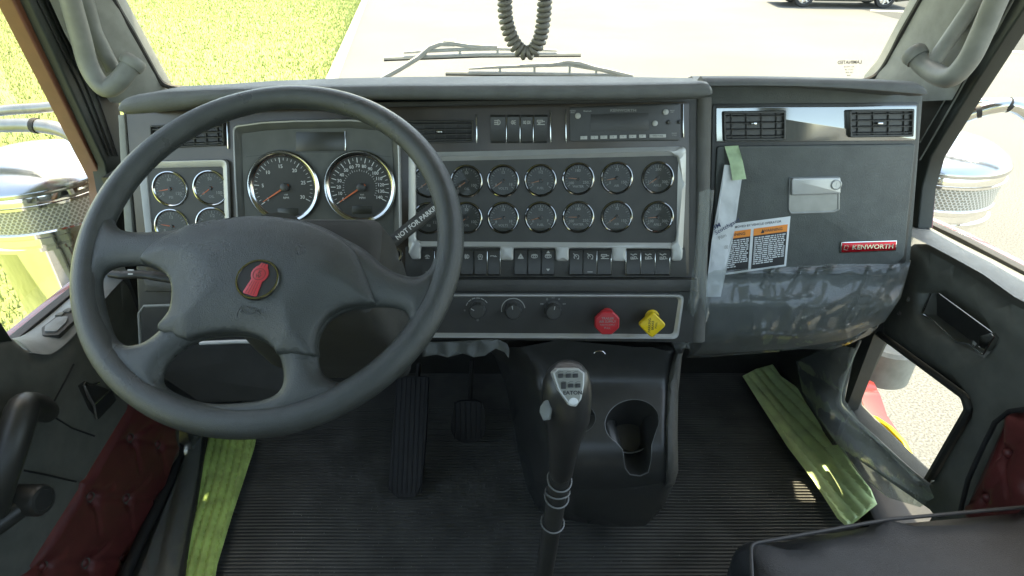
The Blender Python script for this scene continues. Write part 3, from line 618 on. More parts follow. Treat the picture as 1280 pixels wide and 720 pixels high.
# upper frame / pillar seal
b_ = MB(); xplate(b_, [(1330, -150), (1400, -150), (1284, 4), (1256, 46), (1206, 125), (1163, 196), (1152, 235), (1147, 285), (1130, 285), (1130, 110), (1178, 108), (1206, 96), (1228, 60), (1258, 0)], XR+.012, .03, .004); add(b_, 'window_frame', M['seal'], rd)
b_ = MB(); xplate(b_, [(1410, -150), (1418, -150), (1290, 4), (1262, 46), (1212, 125), (1169, 196), (1158, 235), (1154, 285), (1140, 285), (1146, 235), (1160, 196), (1250, 46), (1277, 4)], XR+.03, .02, .003); add(b_, 'outer_frame', M['redpaint'], rd)
b_ = MB(); b_.tube(hp([(1272, -10), (1246, 38), (1232, 55), (1195, 122), (1150, 200)], XR+.009), .0018, 6); b_.tube(hp([(1262, -10), (1232, 45), (1190, 110), (1150, 178)], XR+.009), .0014, 6); add(b_, 'seal_bead', M['trim'], rd)
b_ = MB(); g = hp([(1420, -160), (1280, 4), (1160, 200), (1148, 283), (1280, 348), (1500, 468)], XR+.072); b_.add(g, [tuple(range(6))]); add(b_, 'window_glass', M['glass'], rd)
b_ = MB(); b_.tube(hp([(1290, 510), (1262, 514), (1244, 528), (1228, 560), (1210, 600), (1200, 640)], XR-.033), .004, 8); add(b_, 'inset_piping', M['rubber'], rd)
tufted('tufted_inset', [(1310, 512), (1262, 517), (1206, 640), (1260, 720), (1450, 720), (1450, 520)], XR-.030, 1, [(1262, 566), (1236, 622), (1300, 610)], [[(1262, 566), (1285, 548)], [(1262, 566), (1236, 590)], [(1262, 566), (1272, 620)], [(1262, 566), (1310, 560)], [(1236, 622), (1260, 600)]], rd)
# red painted step and yellow marker outside, seen through the low window
st = thing('cab_step', (.98, 1.0, -.35), 'red painted step edge with yellow marker outside the low right window', 'step')
XO = .97
plo = Pl((XO, 0, 0), (-1, 0, 0), (0, 1, 0))
b_ = MB(); xplate(b_, [(1050, 470), (1066, 478), (1074, 495), (1082, 520), (1098, 545), (1080, 600), (1030, 560)], XO, .06, .006); add(b_, 'skirt', M['redpaint'], st)
M['redsun'] = M['red']
b_ = MB(); xplate(b_, [(1078, 517), (1092, 521), (1110, 533), (1128, 552), (1138, 572), (1120, 600), (1075, 550)], XO-.012, .01, .002); add(b_, 'marker', M['yellow'], st)
b_ = MB(); c_ = PX(1112, 425, 1.12); b_.lathe([(.0, .0), (.075, .0), (.085, -.01), (.085, -.12), (.0, -.12)], c_, (0, 0, 1), 32); add(b_, 'tank_end', M['trim'], st)

# ================================================================== DASHBOARD
cs, sn = math.cos, math.sin
D = Pl(PY(700, 240, 1.0), (0, -cs(rad(18)), sn(rad(18))))
G = Pl(PY(1000, 240, 1.09), (0, -cs(rad(14)), sn(rad(14))))
def up(pl, h): return Pl(pl.o+pl.n*h, pl.n, pl.u)
dash = thing('dashboard', (0, 1.1, .56), 'wide dark truck dashboard with round gauges, brown panels and glove box', 'dashboard')
def P_(mb, pl, L, h0, h1, bev=.0015, r=0, seg=3):
    q = ccw(pl.pts(L)); q = rnd(q, r, seg) if r else q; return mb.plate(pl, q, h0, h1, bev)
M['upbrow'] = M['brow']
b_ = MB(); P_(b_, D, [(150, 132), (873, 120), (872, 352), (872, 430), (560, 426), (172, 432), (166, 300)], -.10, -.003, .006); add(b_, 'shell', M['dark'], dash)
# padded brow, lofted through stations across the cab
def brow(st, Yf, Yb, name, m):
    loops = []
    for x, yt, ybt, yh, *k in st:
        s = k[0] if k else 0
        a = PY(x, ybt, Yf+.012); t = PY(x, yt, Yf); X = t.x; zt = t.z; zb = a.z; zh = PY(x, yh, Yf+.09).z
        prof = [(Yf+.10, zb-.02), (Yf+.05, zb-.006), (Yf+.02, zb-.002), (Yf+.006, zb+.002), (Yf-.001, zb+(zt-zb)*.35), (Yf, zb+(zt-zb)*.75), (Yf+.008, zt+.001), (Yf+.022, zt+.002), (Yf+.05, zh-.002), (Yf+.09, zh), (Yf+.16, zh-.020), (Yf+.30, zh-.056), (Yf+.46, zh-.10), (Yf+.60, zh-.17), (Yf+.60, zb-.26)]
        loops.append([V((X*(1 if j < 9 else (1+.35*(p[0]-Yf-.05)))if s == 0 else X, p[0], p[1])) for j, p in enumerate(prof)])
    b = MB(); b.loft(loops); return add(b, name, m, dash, sharp=60)
brow([(147, 132, 140, 127), (150, 128, 143, 122), (163, 124, 142, 114), (200, 118, 139, 107.5), (255, 115, 130, 105), (320, 113, 126, 101), (400, 111, 124, 98), (500, 110, 124.5, 96), (640, 109.5, 125, 95), (760, 109, 125, 95.5), (850, 107.5, 124, 97), (880, 106.5, 123.5, 97.5), (888, 108, 121, 99, ), (891, 112, 118, 104)], .955, .3, 'brow', M['brow'])
brow([(880, 100, 108.5, 95), (895, 100, 108.5, 95), (950, 100, 108, 95.5), (1000, 101, 108.5, 96), (1060, 102.5, 111.5, 97.5), (1110, 104.5, 116, 99.5), (1150, 107, 120, 103), (1157, 110, 120, 106), (1160, 113, 118, 110)], 1.045, .3, 'passenger_brow', M['brow'])
# left end trim strips
b_ = MB(); P_(b_, D, [(149, 144), (157, 143), (161, 200), (168, 300), (158, 300), (152, 200)], -.09, .004, .002); add(b_, 'end_trim', M['trim'], dash)
b_ = MB(); P_(b_, D, [(158, 140), (861, 127), (861, 345), (186, 345), (172, 296), (163, 200)], -.008, .002, .0015, .006); add(b_, 'face_panel', M['panel'], dash)
b_ = MB(); P_(b_, D, [(182, 347), (871, 347), (871, 364), (184, 364)], -.01, .012, .0085, seg=4); add(b_, 'roll_ledge', M['dark'], dash)
# corner column on the right end of the driver section
b_ = MB(); c0 = [D.W(x, y, -.012) for x, y in ((882, 122), (881, 180), (880, 240), (878, 300), (876, 360), (874, 428))]
b_.tube(c0, .0135, 16); P_(b_, D, [(863, 124), (882, 122), (880, 240), (874, 428), (860, 428), (862, 240)], -.12, -.008, .003); add(b_, 'corner_pillar', M['soft'], dash)
# ---- silver gauge surround with switch tabs
comb = [(511, 191), (857, 183), (856.5, 230), (853, 312), (852, 326), (838, 326), (838, 311), (782, 310.5), (782, 326), (764, 326), (764, 310), (711, 310), (711, 326), (694, 325.5), (694, 310), (642, 310), (642, 325), (625, 325), (625, 309), (527, 308.5), (527, 324), (516, 324), (511, 315)]
cr_ = [.008, .010, 0, 0, .010, .006, .002, .002, .005, .005, .002, .002, .005, .005, .002, .002, .005, .005, .002, .002, .005, .006, .006]
hole = [(521, 203), (846, 195.5), (843.5, 302), (521, 300)]
co = D.pts(comb); 
if area(co) < 0: co.reverse(); cr_.reverse()
def sf(a, b, d): t = min(d/.0035, 1); return D.w(a, b, .003+.0065*math.sqrt(1-(1-t)**2))
b_ = MB(); skin(b_, rnd(co, [max(c, .0008) for c in cr_], 4), [rnd(ccw(D.pts(hole)), .005, 4)], .008, sf, tuple(D.n*-.009), rings=(.0006, .0018, .0035)); add(b_, 'gauge_surround', M['silver'], dash, 'brushed silver surround of the fourteen small gauges, with tabs between the switches', sharp=35)
b_ = MB(); P_(b_, D, [(519, 201), (847.5, 194), (845, 303), (519, 302)], -.004, .0042, 0); add(b_, 'gauge_panel', M['gpanel'], dash)
b_ = MB(); P_(b_, D, [(507, 308), (856, 309), (858, 346), (507, 346)], -.004, .0036, .001); add(b_, 'switch_panel', M['dark'], dash)
# ---- gauges
def arcpt(r, t): return (r*cs(t), r*sn(t))
def ribbon(mb, pl, pts, w, h):
    """flat printed line"""
    for p, q in zip(pts, pts[1:]):
        p, q = V(p), V(q); d = (q-p)
        if d.length < 1e-7: continue
        d.normalize(); m = V((-d.y, d.x))*w/2; e = d*w*.3
        mb.add([pl.w(*(p-e+m), h), pl.w(*(p-e-m), h), pl.w(*(q+e-m), h), pl.w(*(q+e+m), h)], [(0, 1, 2, 3)])
def ringlathe(mb, pl, c, prof, n=40): return mb.lathe(prof, pl.w(c[0], c[1], 0), pl.n, n)
def disc(mb, pl, c, r, h, n=40): return mb.add([pl.w(c[0]+r*cs(2*math.pi*k/n), c[1]+r*sn(2*math.pi*k/n), h) for k in range(n)], [tuple(range(n))])
def needle(pl, c, r, ang, h, parent, m, w=.0016):
    b = MB(); d = V((cs(ang), sn(ang))); p = V((-d.y, d.x)); c = V(c)
    b.plate(pl, [tuple(c-d*r*.18+p*w*.8), tuple(c-d*r*.18-p*w*.8), tuple(c+d*r-p*w*.25), tuple(c+d*r+p*w*.25)], h-.001, h+.0006, .0002)
    n_ = add(b, 'needle', m, parent); b = MB(); ringlathe(b, pl, c, [(r*.16, h-.001), (r*.16, h+.002), (r*.12, h+.003), (0, h+.003)], 16)
    add(b, 'needle_hub', M['black'], parent); return n_
GDONE = []; GK = [('PSI', ('0', '60', '120'), (215, 90, -30)), ('OIL', ('0', '50', '100'), (215, 90, -30)), ('VOLTS', ('8', '13', '18'), (210, 90, -25)), ('FUEL', ('E', '1/2', 'F'), (205, 90, -25)), ('WATER', ('100', '180', '250'), (210, 95, -25)), ('AIR', ('0', '75', '150'), (215, 90, -30)), ('AXLE', ('100', '200', '300'), (210, 90, -30))]
def small_gauge(pl, c, r, ang, first=None, nums=('0', '', ''), k=0):
    """first builds the meshes; later ones are copies with their own needle"""
    if first is None:
        b = MB(); ringlathe(b, pl, c, [(r, 0), (r, .004), (r*.97, .0062), (r*.92, .0068), (r*.86, .0055), (r*.82, .003), (r*.82, .0)], 48); g = add(b, 'gauge', M['bezel' if k == 1 else 'dbezel'], dash)
        b = MB(); disc(b, pl, c, r*.83, .0008+.004); add(b, 'dial', M['dial'], g)
        b = MB(); disc(b, pl, c, r*.84, .0095-.004); add(b, 'lens', M['lens'], g)
        b = MB()
        for i in range(21):
            t = rad(215-250*i/20); w_ = .0009 if i % 5 == 0 else .0005; r0 = r*(.62 if i % 5 == 0 else .68)
            ribbon(b, pl, [(c[0]+arcpt(r0, t)[0], c[1]+arcpt(r0, t)[1]), (c[0]+arcpt(r*.77, t)[0], c[1]+arcpt(r*.77, t)[1])], w_, .0051)
        add(b, 'tick_marks', M['dimwhite'], g)
    else:
        f, fc = first; d = pl.w(*c)-pl.w(*fc); g = copy_part(f, d, dash)
        for ch in list(f.children):
            if ch.name.split('.')[0] in ('needle', 'needle_hub', 'gauge_print'): continue
            copy_part(ch, (0, 0, 0), g)
    q = GK[len(GDONE) % len(GK)]; GDONE.append(1); b = MB()
    for s_, t in zip(q[1], q[2]): text(b, s_, pl, c[0]+r*.50*cs(rad(t)), c[1]+r*.50*sn(rad(t)), r*.24, .0051, wt=.01)
    text(b, q[0], pl, c[0], c[1]-r*.46, r*.2, .0051, wt=.01); add(b, 'gauge_print', M['dimwhite'], g)
    b = MB(); needle(pl, c, r*.62, rad(ang), .0052, g, M['orange'] if k == 1 else M['dimorange'], .0013)
    return g
M['dimorange'] = mat('dull_orange_needle', (.34, .16, .09), .5)
D0 = D
cx = [536, 583.5, 629, 675.5, 722.5, 770.5, 821.5]; rows = ([227, 226.5, 226, 225.5, 223.5, 222.5, 222], [272.5, 272, 272, 271.5, 271, 270.5, 271])
r0 = 20.3*1.066/760; f0 = None
angs = [215, 215, 215, 195, 175, 190, 215, 200, 215, 190, 195, 180, 215, 185]; k = 0
for row in rows:
    for x, y in zip(cx, row):
        c = D.px(x, y)
        if f0 is None: f0 = (small_gauge(D, c, r0, angs[k]), c)
        else: small_gauge(D, c, r0, angs[k], f0)
        k += 1
# left four-gauge pod
ol = rnd(ccw(D.pts([(176, 202), (287, 199), (291, 306), (188, 310)])), .010, 5); il = rnd(ccw(D.pts([(186, 211), (280, 208.5), (283, 300), (194, 303)])), .004, 5)
b_ = MB(); b_.frame(D, ol, il, [(0, -.004), (0, .008), (.06, .0105), (.14, .0105), (.9, .006), (1, .003)]); add(b_, 'pod_surround', M['silver'], dash)
b_ = MB(); P_(b_, D, [(184, 209), (282, 206.5), (285, 302), (192, 305)], -.004, .0042, 0); add(b_, 'pod_panel', M['gpanel'], dash)
rs_ = 22.5*1.07/760; f1 = None
for (x, y), a in zip(((214.5, 236), (265, 235), (217, 282.5), (268, 280.5)), (190, 215, 170, 205)):
    c = D.px(x, y)
    if f1 is None: f1 = (small_gauge(D, c, rs_, a, None, k=1), c)
    else: small_gauge(D, c, rs_, a, f1, k=1)
# ---- main cluster
oc = [(294, 157), (330, 152), (370, 150), (440, 149), (478, 152), (500, 160), (501.5, 200), (503, 304), (301, 306), (296, 220)]
ic = [(303, 167), (335, 163), (372, 161), (438, 160), (472, 163), (490, 169), (492, 200), (493, 296), (309, 298), (305, 220)]
O_ = rnd(ccw(D.pts(oc)), [.012]+[.02]*3+[.02, .012, .02, .008, .008, .02] if area(D.pts(oc)) > 0 else .012, 4); I_ = rnd(ccw(D.pts(ic)), .008, 4)
b_ = MB(); b_.frame(D, O_, I_, [(0, -.004), (0, .010), (.10, .0125), (.24, .012), (.26, .010)]); add(b_, 'cluster_rim', M['silver'], dash)
b_ = MB(); b_.frame(D, O_, I_, [(.26, .0105), (.9, .005), (1.0, .003)]); add(b_, 'cluster_surround', M['cluster'], dash)
b_ = MB(); P_(b_, D, ic, -.004, .0042, 0, .006); add(b_, 'cluster_face', M['cluster'], dash)
b_ = MB(); ribbon(b_, D, [D.px(309, 196), D.px(345, 192)], .0009, .0048); ribbon(b_, D, [D.px(370, 190), D.px(434, 190)], .0009, .0048); ribbon(b_, D, [D.px(456, 193), D.px(490, 196)], .0009, .0048); add(b_, 'face_seam', M['black'], dash)
b_ = MB(); P_(b_, D, [(371, 165), (432, 165), (432, 189), (371, 189)], .002, .0050, .0005); ds = add(b_, 'display', M['lcd'], dash)
b_ = MB(); P_(b_, D, [(432, 164), (433.3, 164), (433.6, 189), (432.3, 189)], .003, .0062, .0003); add(b_, 'display_edge', M['bezel'], ds)
def big_gauge(cxy, R, lab, a0, a1, nminor, inner, na, cap, capb, lcdq, numr):
    c = D.px(*cxy); b = MB(); ringlathe(b, D, c, [(R, .002), (R, .009), (R*.965, .0112), (R*.93, .0110), (R*.83, .0058), (R*.82, .003)], 96); g = add(b, 'main_gauge', M['bezel'], dash)
    b = MB(); disc(b, D, c, R*.835, .0056, 72); add(b, 'dial', M['dial'], g)
    b = MB(); n = len(lab)-1; N = n*nminor
    for i in range(N+1):
        t = rad(a0+(a1-a0)*i/N); mj = i % nminor == 0; rr = R*(.68 if mj else .735)
        ribbon(b, D, [(c[0]+rr*cs(t), c[1]+rr*sn(t)), (c[0]+R*.80*cs(t), c[1]+R*.80*sn(t))], .0013 if mj else .0007, .0062)
    for i, s_ in enumerate(lab):
        t = rad(a0+(a1-a0)*i/n); text(b, s_, D, c[0]+R*numr*cs(t), c[1]+R*numr*sn(t), R*.135 if len(lab) < 10 else R*.125, .0062, wt=.012)
    if inner:
        for i in range(30):
            t = rad(a0+(a1-a0)*i/29.); ribbon(b, D, [(c[0]+R*.44*cs(t), c[1]+R*.44*sn(t)), (c[0]+R*(.47 if i % 3 else .50)*cs(t), c[1]+R*(.47 if i % 3 else .50)*sn(t))], .0006, .0062)
    text(b, cap, D, c[0]+R*.05, c[1]-R*.29, R*.085, .0062); text(b, capb, D, c[0]+R*.05, c[1]-R*.20, R*.055, .0062)
    add(b, 'markings', M['white'], g)
    b = MB(); P_(b, D, lcdq, .004, .0064, .0003); add(b, 'trip_display', M['lcd'], g)
    needle(D, (c[0]+R*.04, c[1]), R*.74, rad(na), .0085, g, M['orange'], .0022)
    b = MB(); disc(b, D, c, R*.85, .0118, 72) if 0 else None
big_gauge((356, 234), 44.5*1.075/760, ['0', '5', '10', '15', '20', '25', '30'], 216, -28, 5, False, 212, 'RPM', 'x100', [(348.5, 260), (374, 260), (374, 270), (348.5, 270)], .57)
big_gauge((451, 234), 44.5*1.075/760, [str(10*i) for i in range(15)], 214, -28, 2, True, 213, 'MPH', 'km/h', [(441, 257), (465.5, 257), (465.5, 267), (441, 267)], .585)
# ---- vents
def vent(pl, q, nh, nv, h0, name='air_vent', frame_m='black', parent=dash, tab=None, fr=.003, deep=.012):
    """q: corner pixels tl, tr, br, bl"""
    Q = [V(pl.px(*p)) for p in q]; Q4 = [tuple(p) for p in Q]
    o = ccw(Q4); b = MB(); O = rnd(o, .003, 3); I = rnd(offset(o, fr), .002, 3)
    b.frame(pl, O, I, [(0, h0-.006), (0, h0+.003), (.3, h0+.0045), (.8, h0+.0045), (1, h0+.003), (1, h0-.005)]); v = add(b, name, M[frame_m], parent)
    b = MB(); b.plate(pl, offset(o, fr*.5), h0-.004, h0-.002, 0); add(b, 'recess', M['black'], v)
    tl, tr, br, bl = Q
    at = lambda s, t: (tl*(1-s)+tr*s)*(1-t)+(bl*(1-s)+br*s)*t
    for i in range(nv):
        s = (i+.5)/nv*.96+.02; a = at(s, .06); c = at(s, .94); b = MB(); w = .0007
        b.plate(pl, [(a.x-w, a.y), (a.x+w, a.y), (c.x+w, c.y), (c.x-w, c.y)], h0-.002, h0+.001, 0); add(b, 'vane', M['dark'], v)
    for i in range(nh):
        t = (i+.5)/nh*.9+.05; a = at(.03, t); c = at(.97, t); b = MB(); w = .0011
        p0, p1 = pl.w(a.x, a.y, h0+.001), pl.w(c.x, c.y, h0+.001); f = pl.n*.0028+pl.v*-.0008; u = pl.v*w
        b.loft([[p-f+u, p+f+u*.6, p+f-u*.6, p-f-u] for p in (p0, p1)]); add(b, 'slat', M['dark'] if frame_m != 'black' or 1 else M['black'], v)
    if tab:
        m = at(*tab); b = MB(); b.plate(pl, [(m.x-.005, m.y-.002), (m.x+.005, m.y-.002), (m.x+.005, m.y+.002), (m.x-.005, m.y+.002)], h0, h0+.008, .0015); add(b, 'tab', M['bezel'], v)
    return v
vent(D, [(508, 151), (592, 150), (592, 178), (508, 180)], 4, 6, .004, frame_m='dark', tab=(.5, .5))
vent(D, [(190, 157), (282, 153), (283, 182), (192, 186)], 4, 6, .004, frame_m='dark', tab=(.5, .5))
def vline(x0, y0, x1, y1, w=1.6):
    b = MB(); P_(b, D, [(x0, y0), (x0+w, y0), (x1+w, y1), (x1, y1)], .001, .0055, .0005); add(b, 'chrome_strip', M['bezel'], dash)
vline(594.8, 143, 595.3, 179); vline(284.5, 152, 286, 186); vline(687, 138, 687.6, 178, 1.4); vline(706.3, 137, 706.8, 178, 1.4); vline(852.3, 130, 852.8, 172, 1.2)
# ---- icons
def arc(cx_, cy_, r, a0, a1, n=8, ry=None): return [(cx_+r*cs(rad(a0+(a1-a0)*i/n)), cy_+(ry or r)*sn(rad(a0+(a1-a0)*i/n))) for i in range(n+1)]
def beams(x, ys, L=.5, dy=0): return [[(x, y), (x+L, y+dy)] for y in ys]
IC = {
 'headlamp': [arc(0, 0, .5, -90, 90)+[(0, -.5)]]+beams(-.75, (-.4, 0, .4), .6),
 'marker': [arc(-.1, 0, .45, 90, 270)+[(-.1, -.45), (-.1, .45)], [(.1, .3), (.6, .5)], [(.1, 0), (.6, 0)], [(.1, -.3), (.6, -.5)]],
 'parking': [arc(-.25, 0, .4, 90, 270)+[(-.25, .4)], arc(.25, 0, .4, -90, 90)+[(.25, -.4)]]+beams(-1, (-.3, 0, .3), .3)+beams(.7, (-.3, 0, .3), .3),
 'trailer': [[(-.9, .1), (.4, .1), (.4, .5), (-.9, .5), (-.9, .1)], [(.4, .2), (.9, .2)], arc(-.4, -.15, .2, 0, 360), [(-.9, -.5), (.9, -.5)]],
 'fog': [arc(.1, 0, .5, -90, 90)+[(.1, -.5), (.1, .5)]]+beams(-.6, (-.35, 0, .35), .55)+[[(-.3, -.6), (-.2, 0), (-.35, .6)]],
 'ring': [arc(0, 0, .6, -60, 240, 14), [(-.3, -.1), (.3, -.1)], [(-.2, .2), (.2, .2)], [(0, .2), (0, -.1)], [(-.5, -.75), (.5, -.75)]],
 'tow': [[(-.9, .2), (.1, .2), (.1, 0), (.9, 0)], [(.5, 0), (.5, .3)], [(-.9, .2), (-.9, .05)]],
 'hazard': [[(-.7, -.5), (.7, -.5), (0, .7), (-.7, -.5)], [(-.35, -.3), (.35, -.3), (0, .35), (-.35, -.3)]],
 'engine': [arc(0, 0, .8, 0, 360, 14, .4), arc(0, 0, .3, 0, 360, 8, .3), [(-.8, .35), (-.3, .55), (.3, .55), (.8, .35)]],
 'cruise': [arc(0, -.1, .6, -40, 220, 12), [(0, -.1), (-.45, .5)], [(-.8, .75), (-.45, .5)], [(.2, -.6), (.6, -.6)]],
 'diff': [[(-.8, .6), (-.2, .3), (.2, .6), (.6, .5)], [(-.7, -.1), (-.7, -.6), (0, -.6), (0, 0)], arc(.3, -.3, .3, 0, 360), [(.6, -.5), (.9, -.5)], [(-.4, -.1), (-.2, -.6)]],
 'wiper': [arc(0, -.3, .7, 20, 160, 8), [(0, -.3), (.3, .4)], [(-.5, -.5), (.5, -.5)], [(-.3, .1), (-.3, -.2)]],
 'fan': [arc(0, 0, .2, 0, 360), arc(.3, .3, .3, -45, 135), arc(-.3, -.3, .3, 135, 315), arc(-.3, .3, .3, 45, 225), arc(.3, -.3, .3, -135, 45)],
}
def icon(mb, name, pl, a, b, s, h, w=None):
    for L in IC[name]: ribbon(mb, pl, [(a+x*s, b+y*s) for x, y in L], w or s*.16, h)
M['icon'] = mat('pale_icon_print', (.42, .42, .39), .6)
def switch(x0, x1, y0, y1, ic, h=.004, up_=None, parent=dash, low=None, m='black'):
    q = [D.px(x0, y0), D.px(x1, y0), D.px(x1, y1), D.px(x0, y1)]; a0, b1 = q[0]; a1, b0 = q[2]
    b = MB(); g = .0005
    prof = [(b1, .004), (b1-(b1-b0)*.08, .0075), (b0+(b1-b0)*.52, .0045), (b0+(b1-b0)*.08, .0085), (b0, .004)]
    b.loft([[D.w(a, bb, h-.006+0) for bb in (b1, b0)][:1]+[D.w(a, bb, h+hh-.004) for bb, hh in prof]+[D.w(a, b0, h-.006)] for a in (a0+g, a0+g+.0008, a1-g-.0008, a1-g)])
    s = add(b, 'rocker_switch', M[m], parent, sharp=30); b = MB(); cxm = (a0+a1)/2; sz = (a1-a0)*.30
    if ic: icon(b, ic, D, cxm, b1-(b1-b0)*.27, sz, h+.0045, sz*.2)
    if low == 'bar': ribbon(b, D, [(cxm-sz*.6, b0+(b1-b0)*.16), (cxm+sz*.6, b0+(b1-b0)*.16)], .0012, h+.0045)
    if low == 'arrows':
        for sgn, bb in ((1, b1-(b1-b0)*.12), (-1, b0+(b1-b0)*.25)): b.add([D.w(cxm-sz*.5, bb-sgn*sz*.2, h+.0048), D.w(cxm+sz*.5, bb-sgn*sz*.2, h+.0048), D.w(cxm, bb+sgn*sz*.5, h+.0048)], [(0, 1, 2)])
    if b.v: add(b, 'icon', M['icon'], s)
    return s
for i, (x0, x1, ic) in enumerate(((613, 632, 'headlamp'), (634, 649, 'marker'), (651, 665.5, 'parking'), (667.5, 684, 'trailer'))):
    switch(x0, x1, 143.5, 179, ic, .003); 
for x in (633, 650, 666.5): vline(x-.5, 144, x-.4, 178, 1.0)
for x0, x1, ic, lo in ((527.5, 543, 'wiper', 'bar'), (544, 559, 'fan', None), (560, 575, 'headlamp', None), (576, 592, 'fog', None), (593, 608.5, 'ring', None), (610, 624.5, 'tow', None), (643, 658.5, 'hazard', None), (660, 675.5, 'engine', None), (677, 692.5, 'engine', 'arrows'),
                      (712, 727.5, 'cruise', None), (729, 745, 'cruise', 'bar'), (747, 763, 'trailer', None), (783, 799, 'diff', None), (801, 817, 'diff', None), (819, 835.5, 'diff', None)):
    switch(x0, x1, 310.5, 344, ic, .004, low=lo)
for x in (543.2, 609, 625.2, 745.5, 763.4, 781.6, 800, 818, 836.2): vline(x-.4, 313, x-.3, 343, 1.0)
# ---- radio
b_ = MB(); P_(b_, D, [(712, 134), (849, 129), (849, 176), (712, 177)], -.002, .004, .001, .004); radio = add(b_, 'radio', M['black'], dash, 'dark flush radio with a row of small grey buttons')
b_ = MB(); P_(b_, D, [(738, 143), (810, 141), (810, 163), (738, 164.5)], .002, .0046, .0003); add(b_, 'radio_display', M['black'], radio)
b_ = MB(); text(b_, 'KENWORTH', D, *D.px(778.5, 138.3), .0062, .0044, wt=.015, sx=1.25); add(b_, 'radio_name', M['dimwhite'], radio)
b_ = MB(); text(b_, 'Bluetooth', D, *D.px(734, 139), .0034, .0044); text(b_, 'POWER\nPUSH', D, *D.px(715.5, 140), .0028, .0044); text(b_, 'MENU\nEXIT', D, *D.px(839.5, 139.5), .0028, .0044); text(b_, 'BAND\nSCAN', D, *D.px(842, 168), .0032, .0044); add(b_, 'radio_print', M['icon'], radio)
for x, y, r in ((722, 145, 3.4), (818, 154.3, 3.2), (831.3, 140.2, 3.4), (835, 153, 2.6), (848.4, 152.5, 2.2)):
    c = D.px(x, y); b = MB(); rr = r*1.08/760; ringlathe(b, D, c, [(rr, .003), (rr, .006), (rr*.7, .0072), (0, .0075)], 16); add(b, 'radio_knob', M['icon'] if r > 3 else M['dark'], radio)
for i, (x0, x1) in enumerate(((725, 733.5), (738, 747), (750, 758.5), (761.5, 770.5), (774, 782.5), (785.5, 794.5), (798, 806.5), (811, 831.5))):
    y = 172.2-.022*(x0-725)*1.2; b = MB(); P_(b, D, [(x0, y-2), (x1, y-2.2), (x1, y+2), (x0, y+2.2)], .002, .0058, .0005, .0005); k_ = add(b, 'radio_button', M['icon'], radio)
    b = MB(); text(b, ('1', '2', '3', '4', '5', '6', '7', 'SEEK/TUNE')[i], D, *D.px((x0+x1)/2, y), .0036, .0061); add(b, 'digit', M['ink'], k_)
# ---- lower climate panel
b_ = MB(); oc = rnd(ccw(D.pts([(300, 366), (855, 367), (847, 423), (300, 420)])), .012, 5); ic_ = rnd(ccw(D.pts([(306, 370), (848, 371.5), (841, 417), (306, 414)])), .008, 5)
b_.frame(D, oc, ic_, [(0, -.004), (0, .004), (.15, .0075), (.5, .0075), (1, .003)]); add(b_, 'climate_surround', M['silver'], dash)
b_ = MB(); P_(b_, D, [(304, 369), (850, 370.5), (843, 418.5), (304, 415.5)], -.004, .0030, 0, .006); add(b_, 'climate_panel', M['black'], dash)
def knob(x, y, parent, marks):
    c = D.px(x, y); n = 48; b = MB(); L = []
    for r, h, fl in ((.0175, .002, 0), (.0175, .006, 0), (.0152, .007, 1), (.0142, .020, 1), (.0125, .0225, .5), (.0, .0225, 0)):
        L.append([D.w(c[0]+(r-(.0009*fl if (k//2) % 2 else 0))*cs(2*math.pi*k/n), c[1]+(r-(.0009*fl if (k//2) % 2 else 0))*sn(2*math.pi*k/n), h) for k in range(n)])
    b.loft(L, False, False); kb = add(b, 'climate_knob', M['dark'], parent, sharp=30)
    b = MB(); d = V(arcpt(1, rad(marks[1]))); p = V(c)+d*.006; q = V(c)+d*.012; ribbon(b, D, [p, q], .0012, .0229); add(b, 'pointer', M['white'], kb)
    b = MB()
    if marks[0] == 'fan':
        for t in range(35, 146, 22): ribbon(b, D, [(c[0]+.0215*cs(rad(t+s)), c[1]+.0215*sn(rad(t+s))) for s in (0, 5, 10, 15)], .0016, .0036)
        icon(b, 'fan', D, c[0], c[1]-.0205, .0028, .0036); icon(b, 'fan', D, c[0]-.0235, c[1]-.002, .0022, .0036)
    elif marks[0] == 'temp':
        ribbon(b, D, [(c[0]+.0215*cs(rad(t)), c[1]+.0215*sn(rad(t))) for t in range(10, 191, 10)], .0016, .0036)
    else:
        for t in (30, 62, 90, 118, 150): icon(b, ('parking', 'tow', 'fog', 'ring', 'wiper')[t % 5], D, c[0]+.0235*cs(rad(t)), c[1]+.0235*sn(rad(t)), .0026, .0036)
    add(b, 'scale_print', M['icon'], kb)
knob(597, 386, dash, ('fan', 150)); knob(641.5, 386.5, dash, ('temp', 100)); knob(691, 387, dash, ('mode', 80))
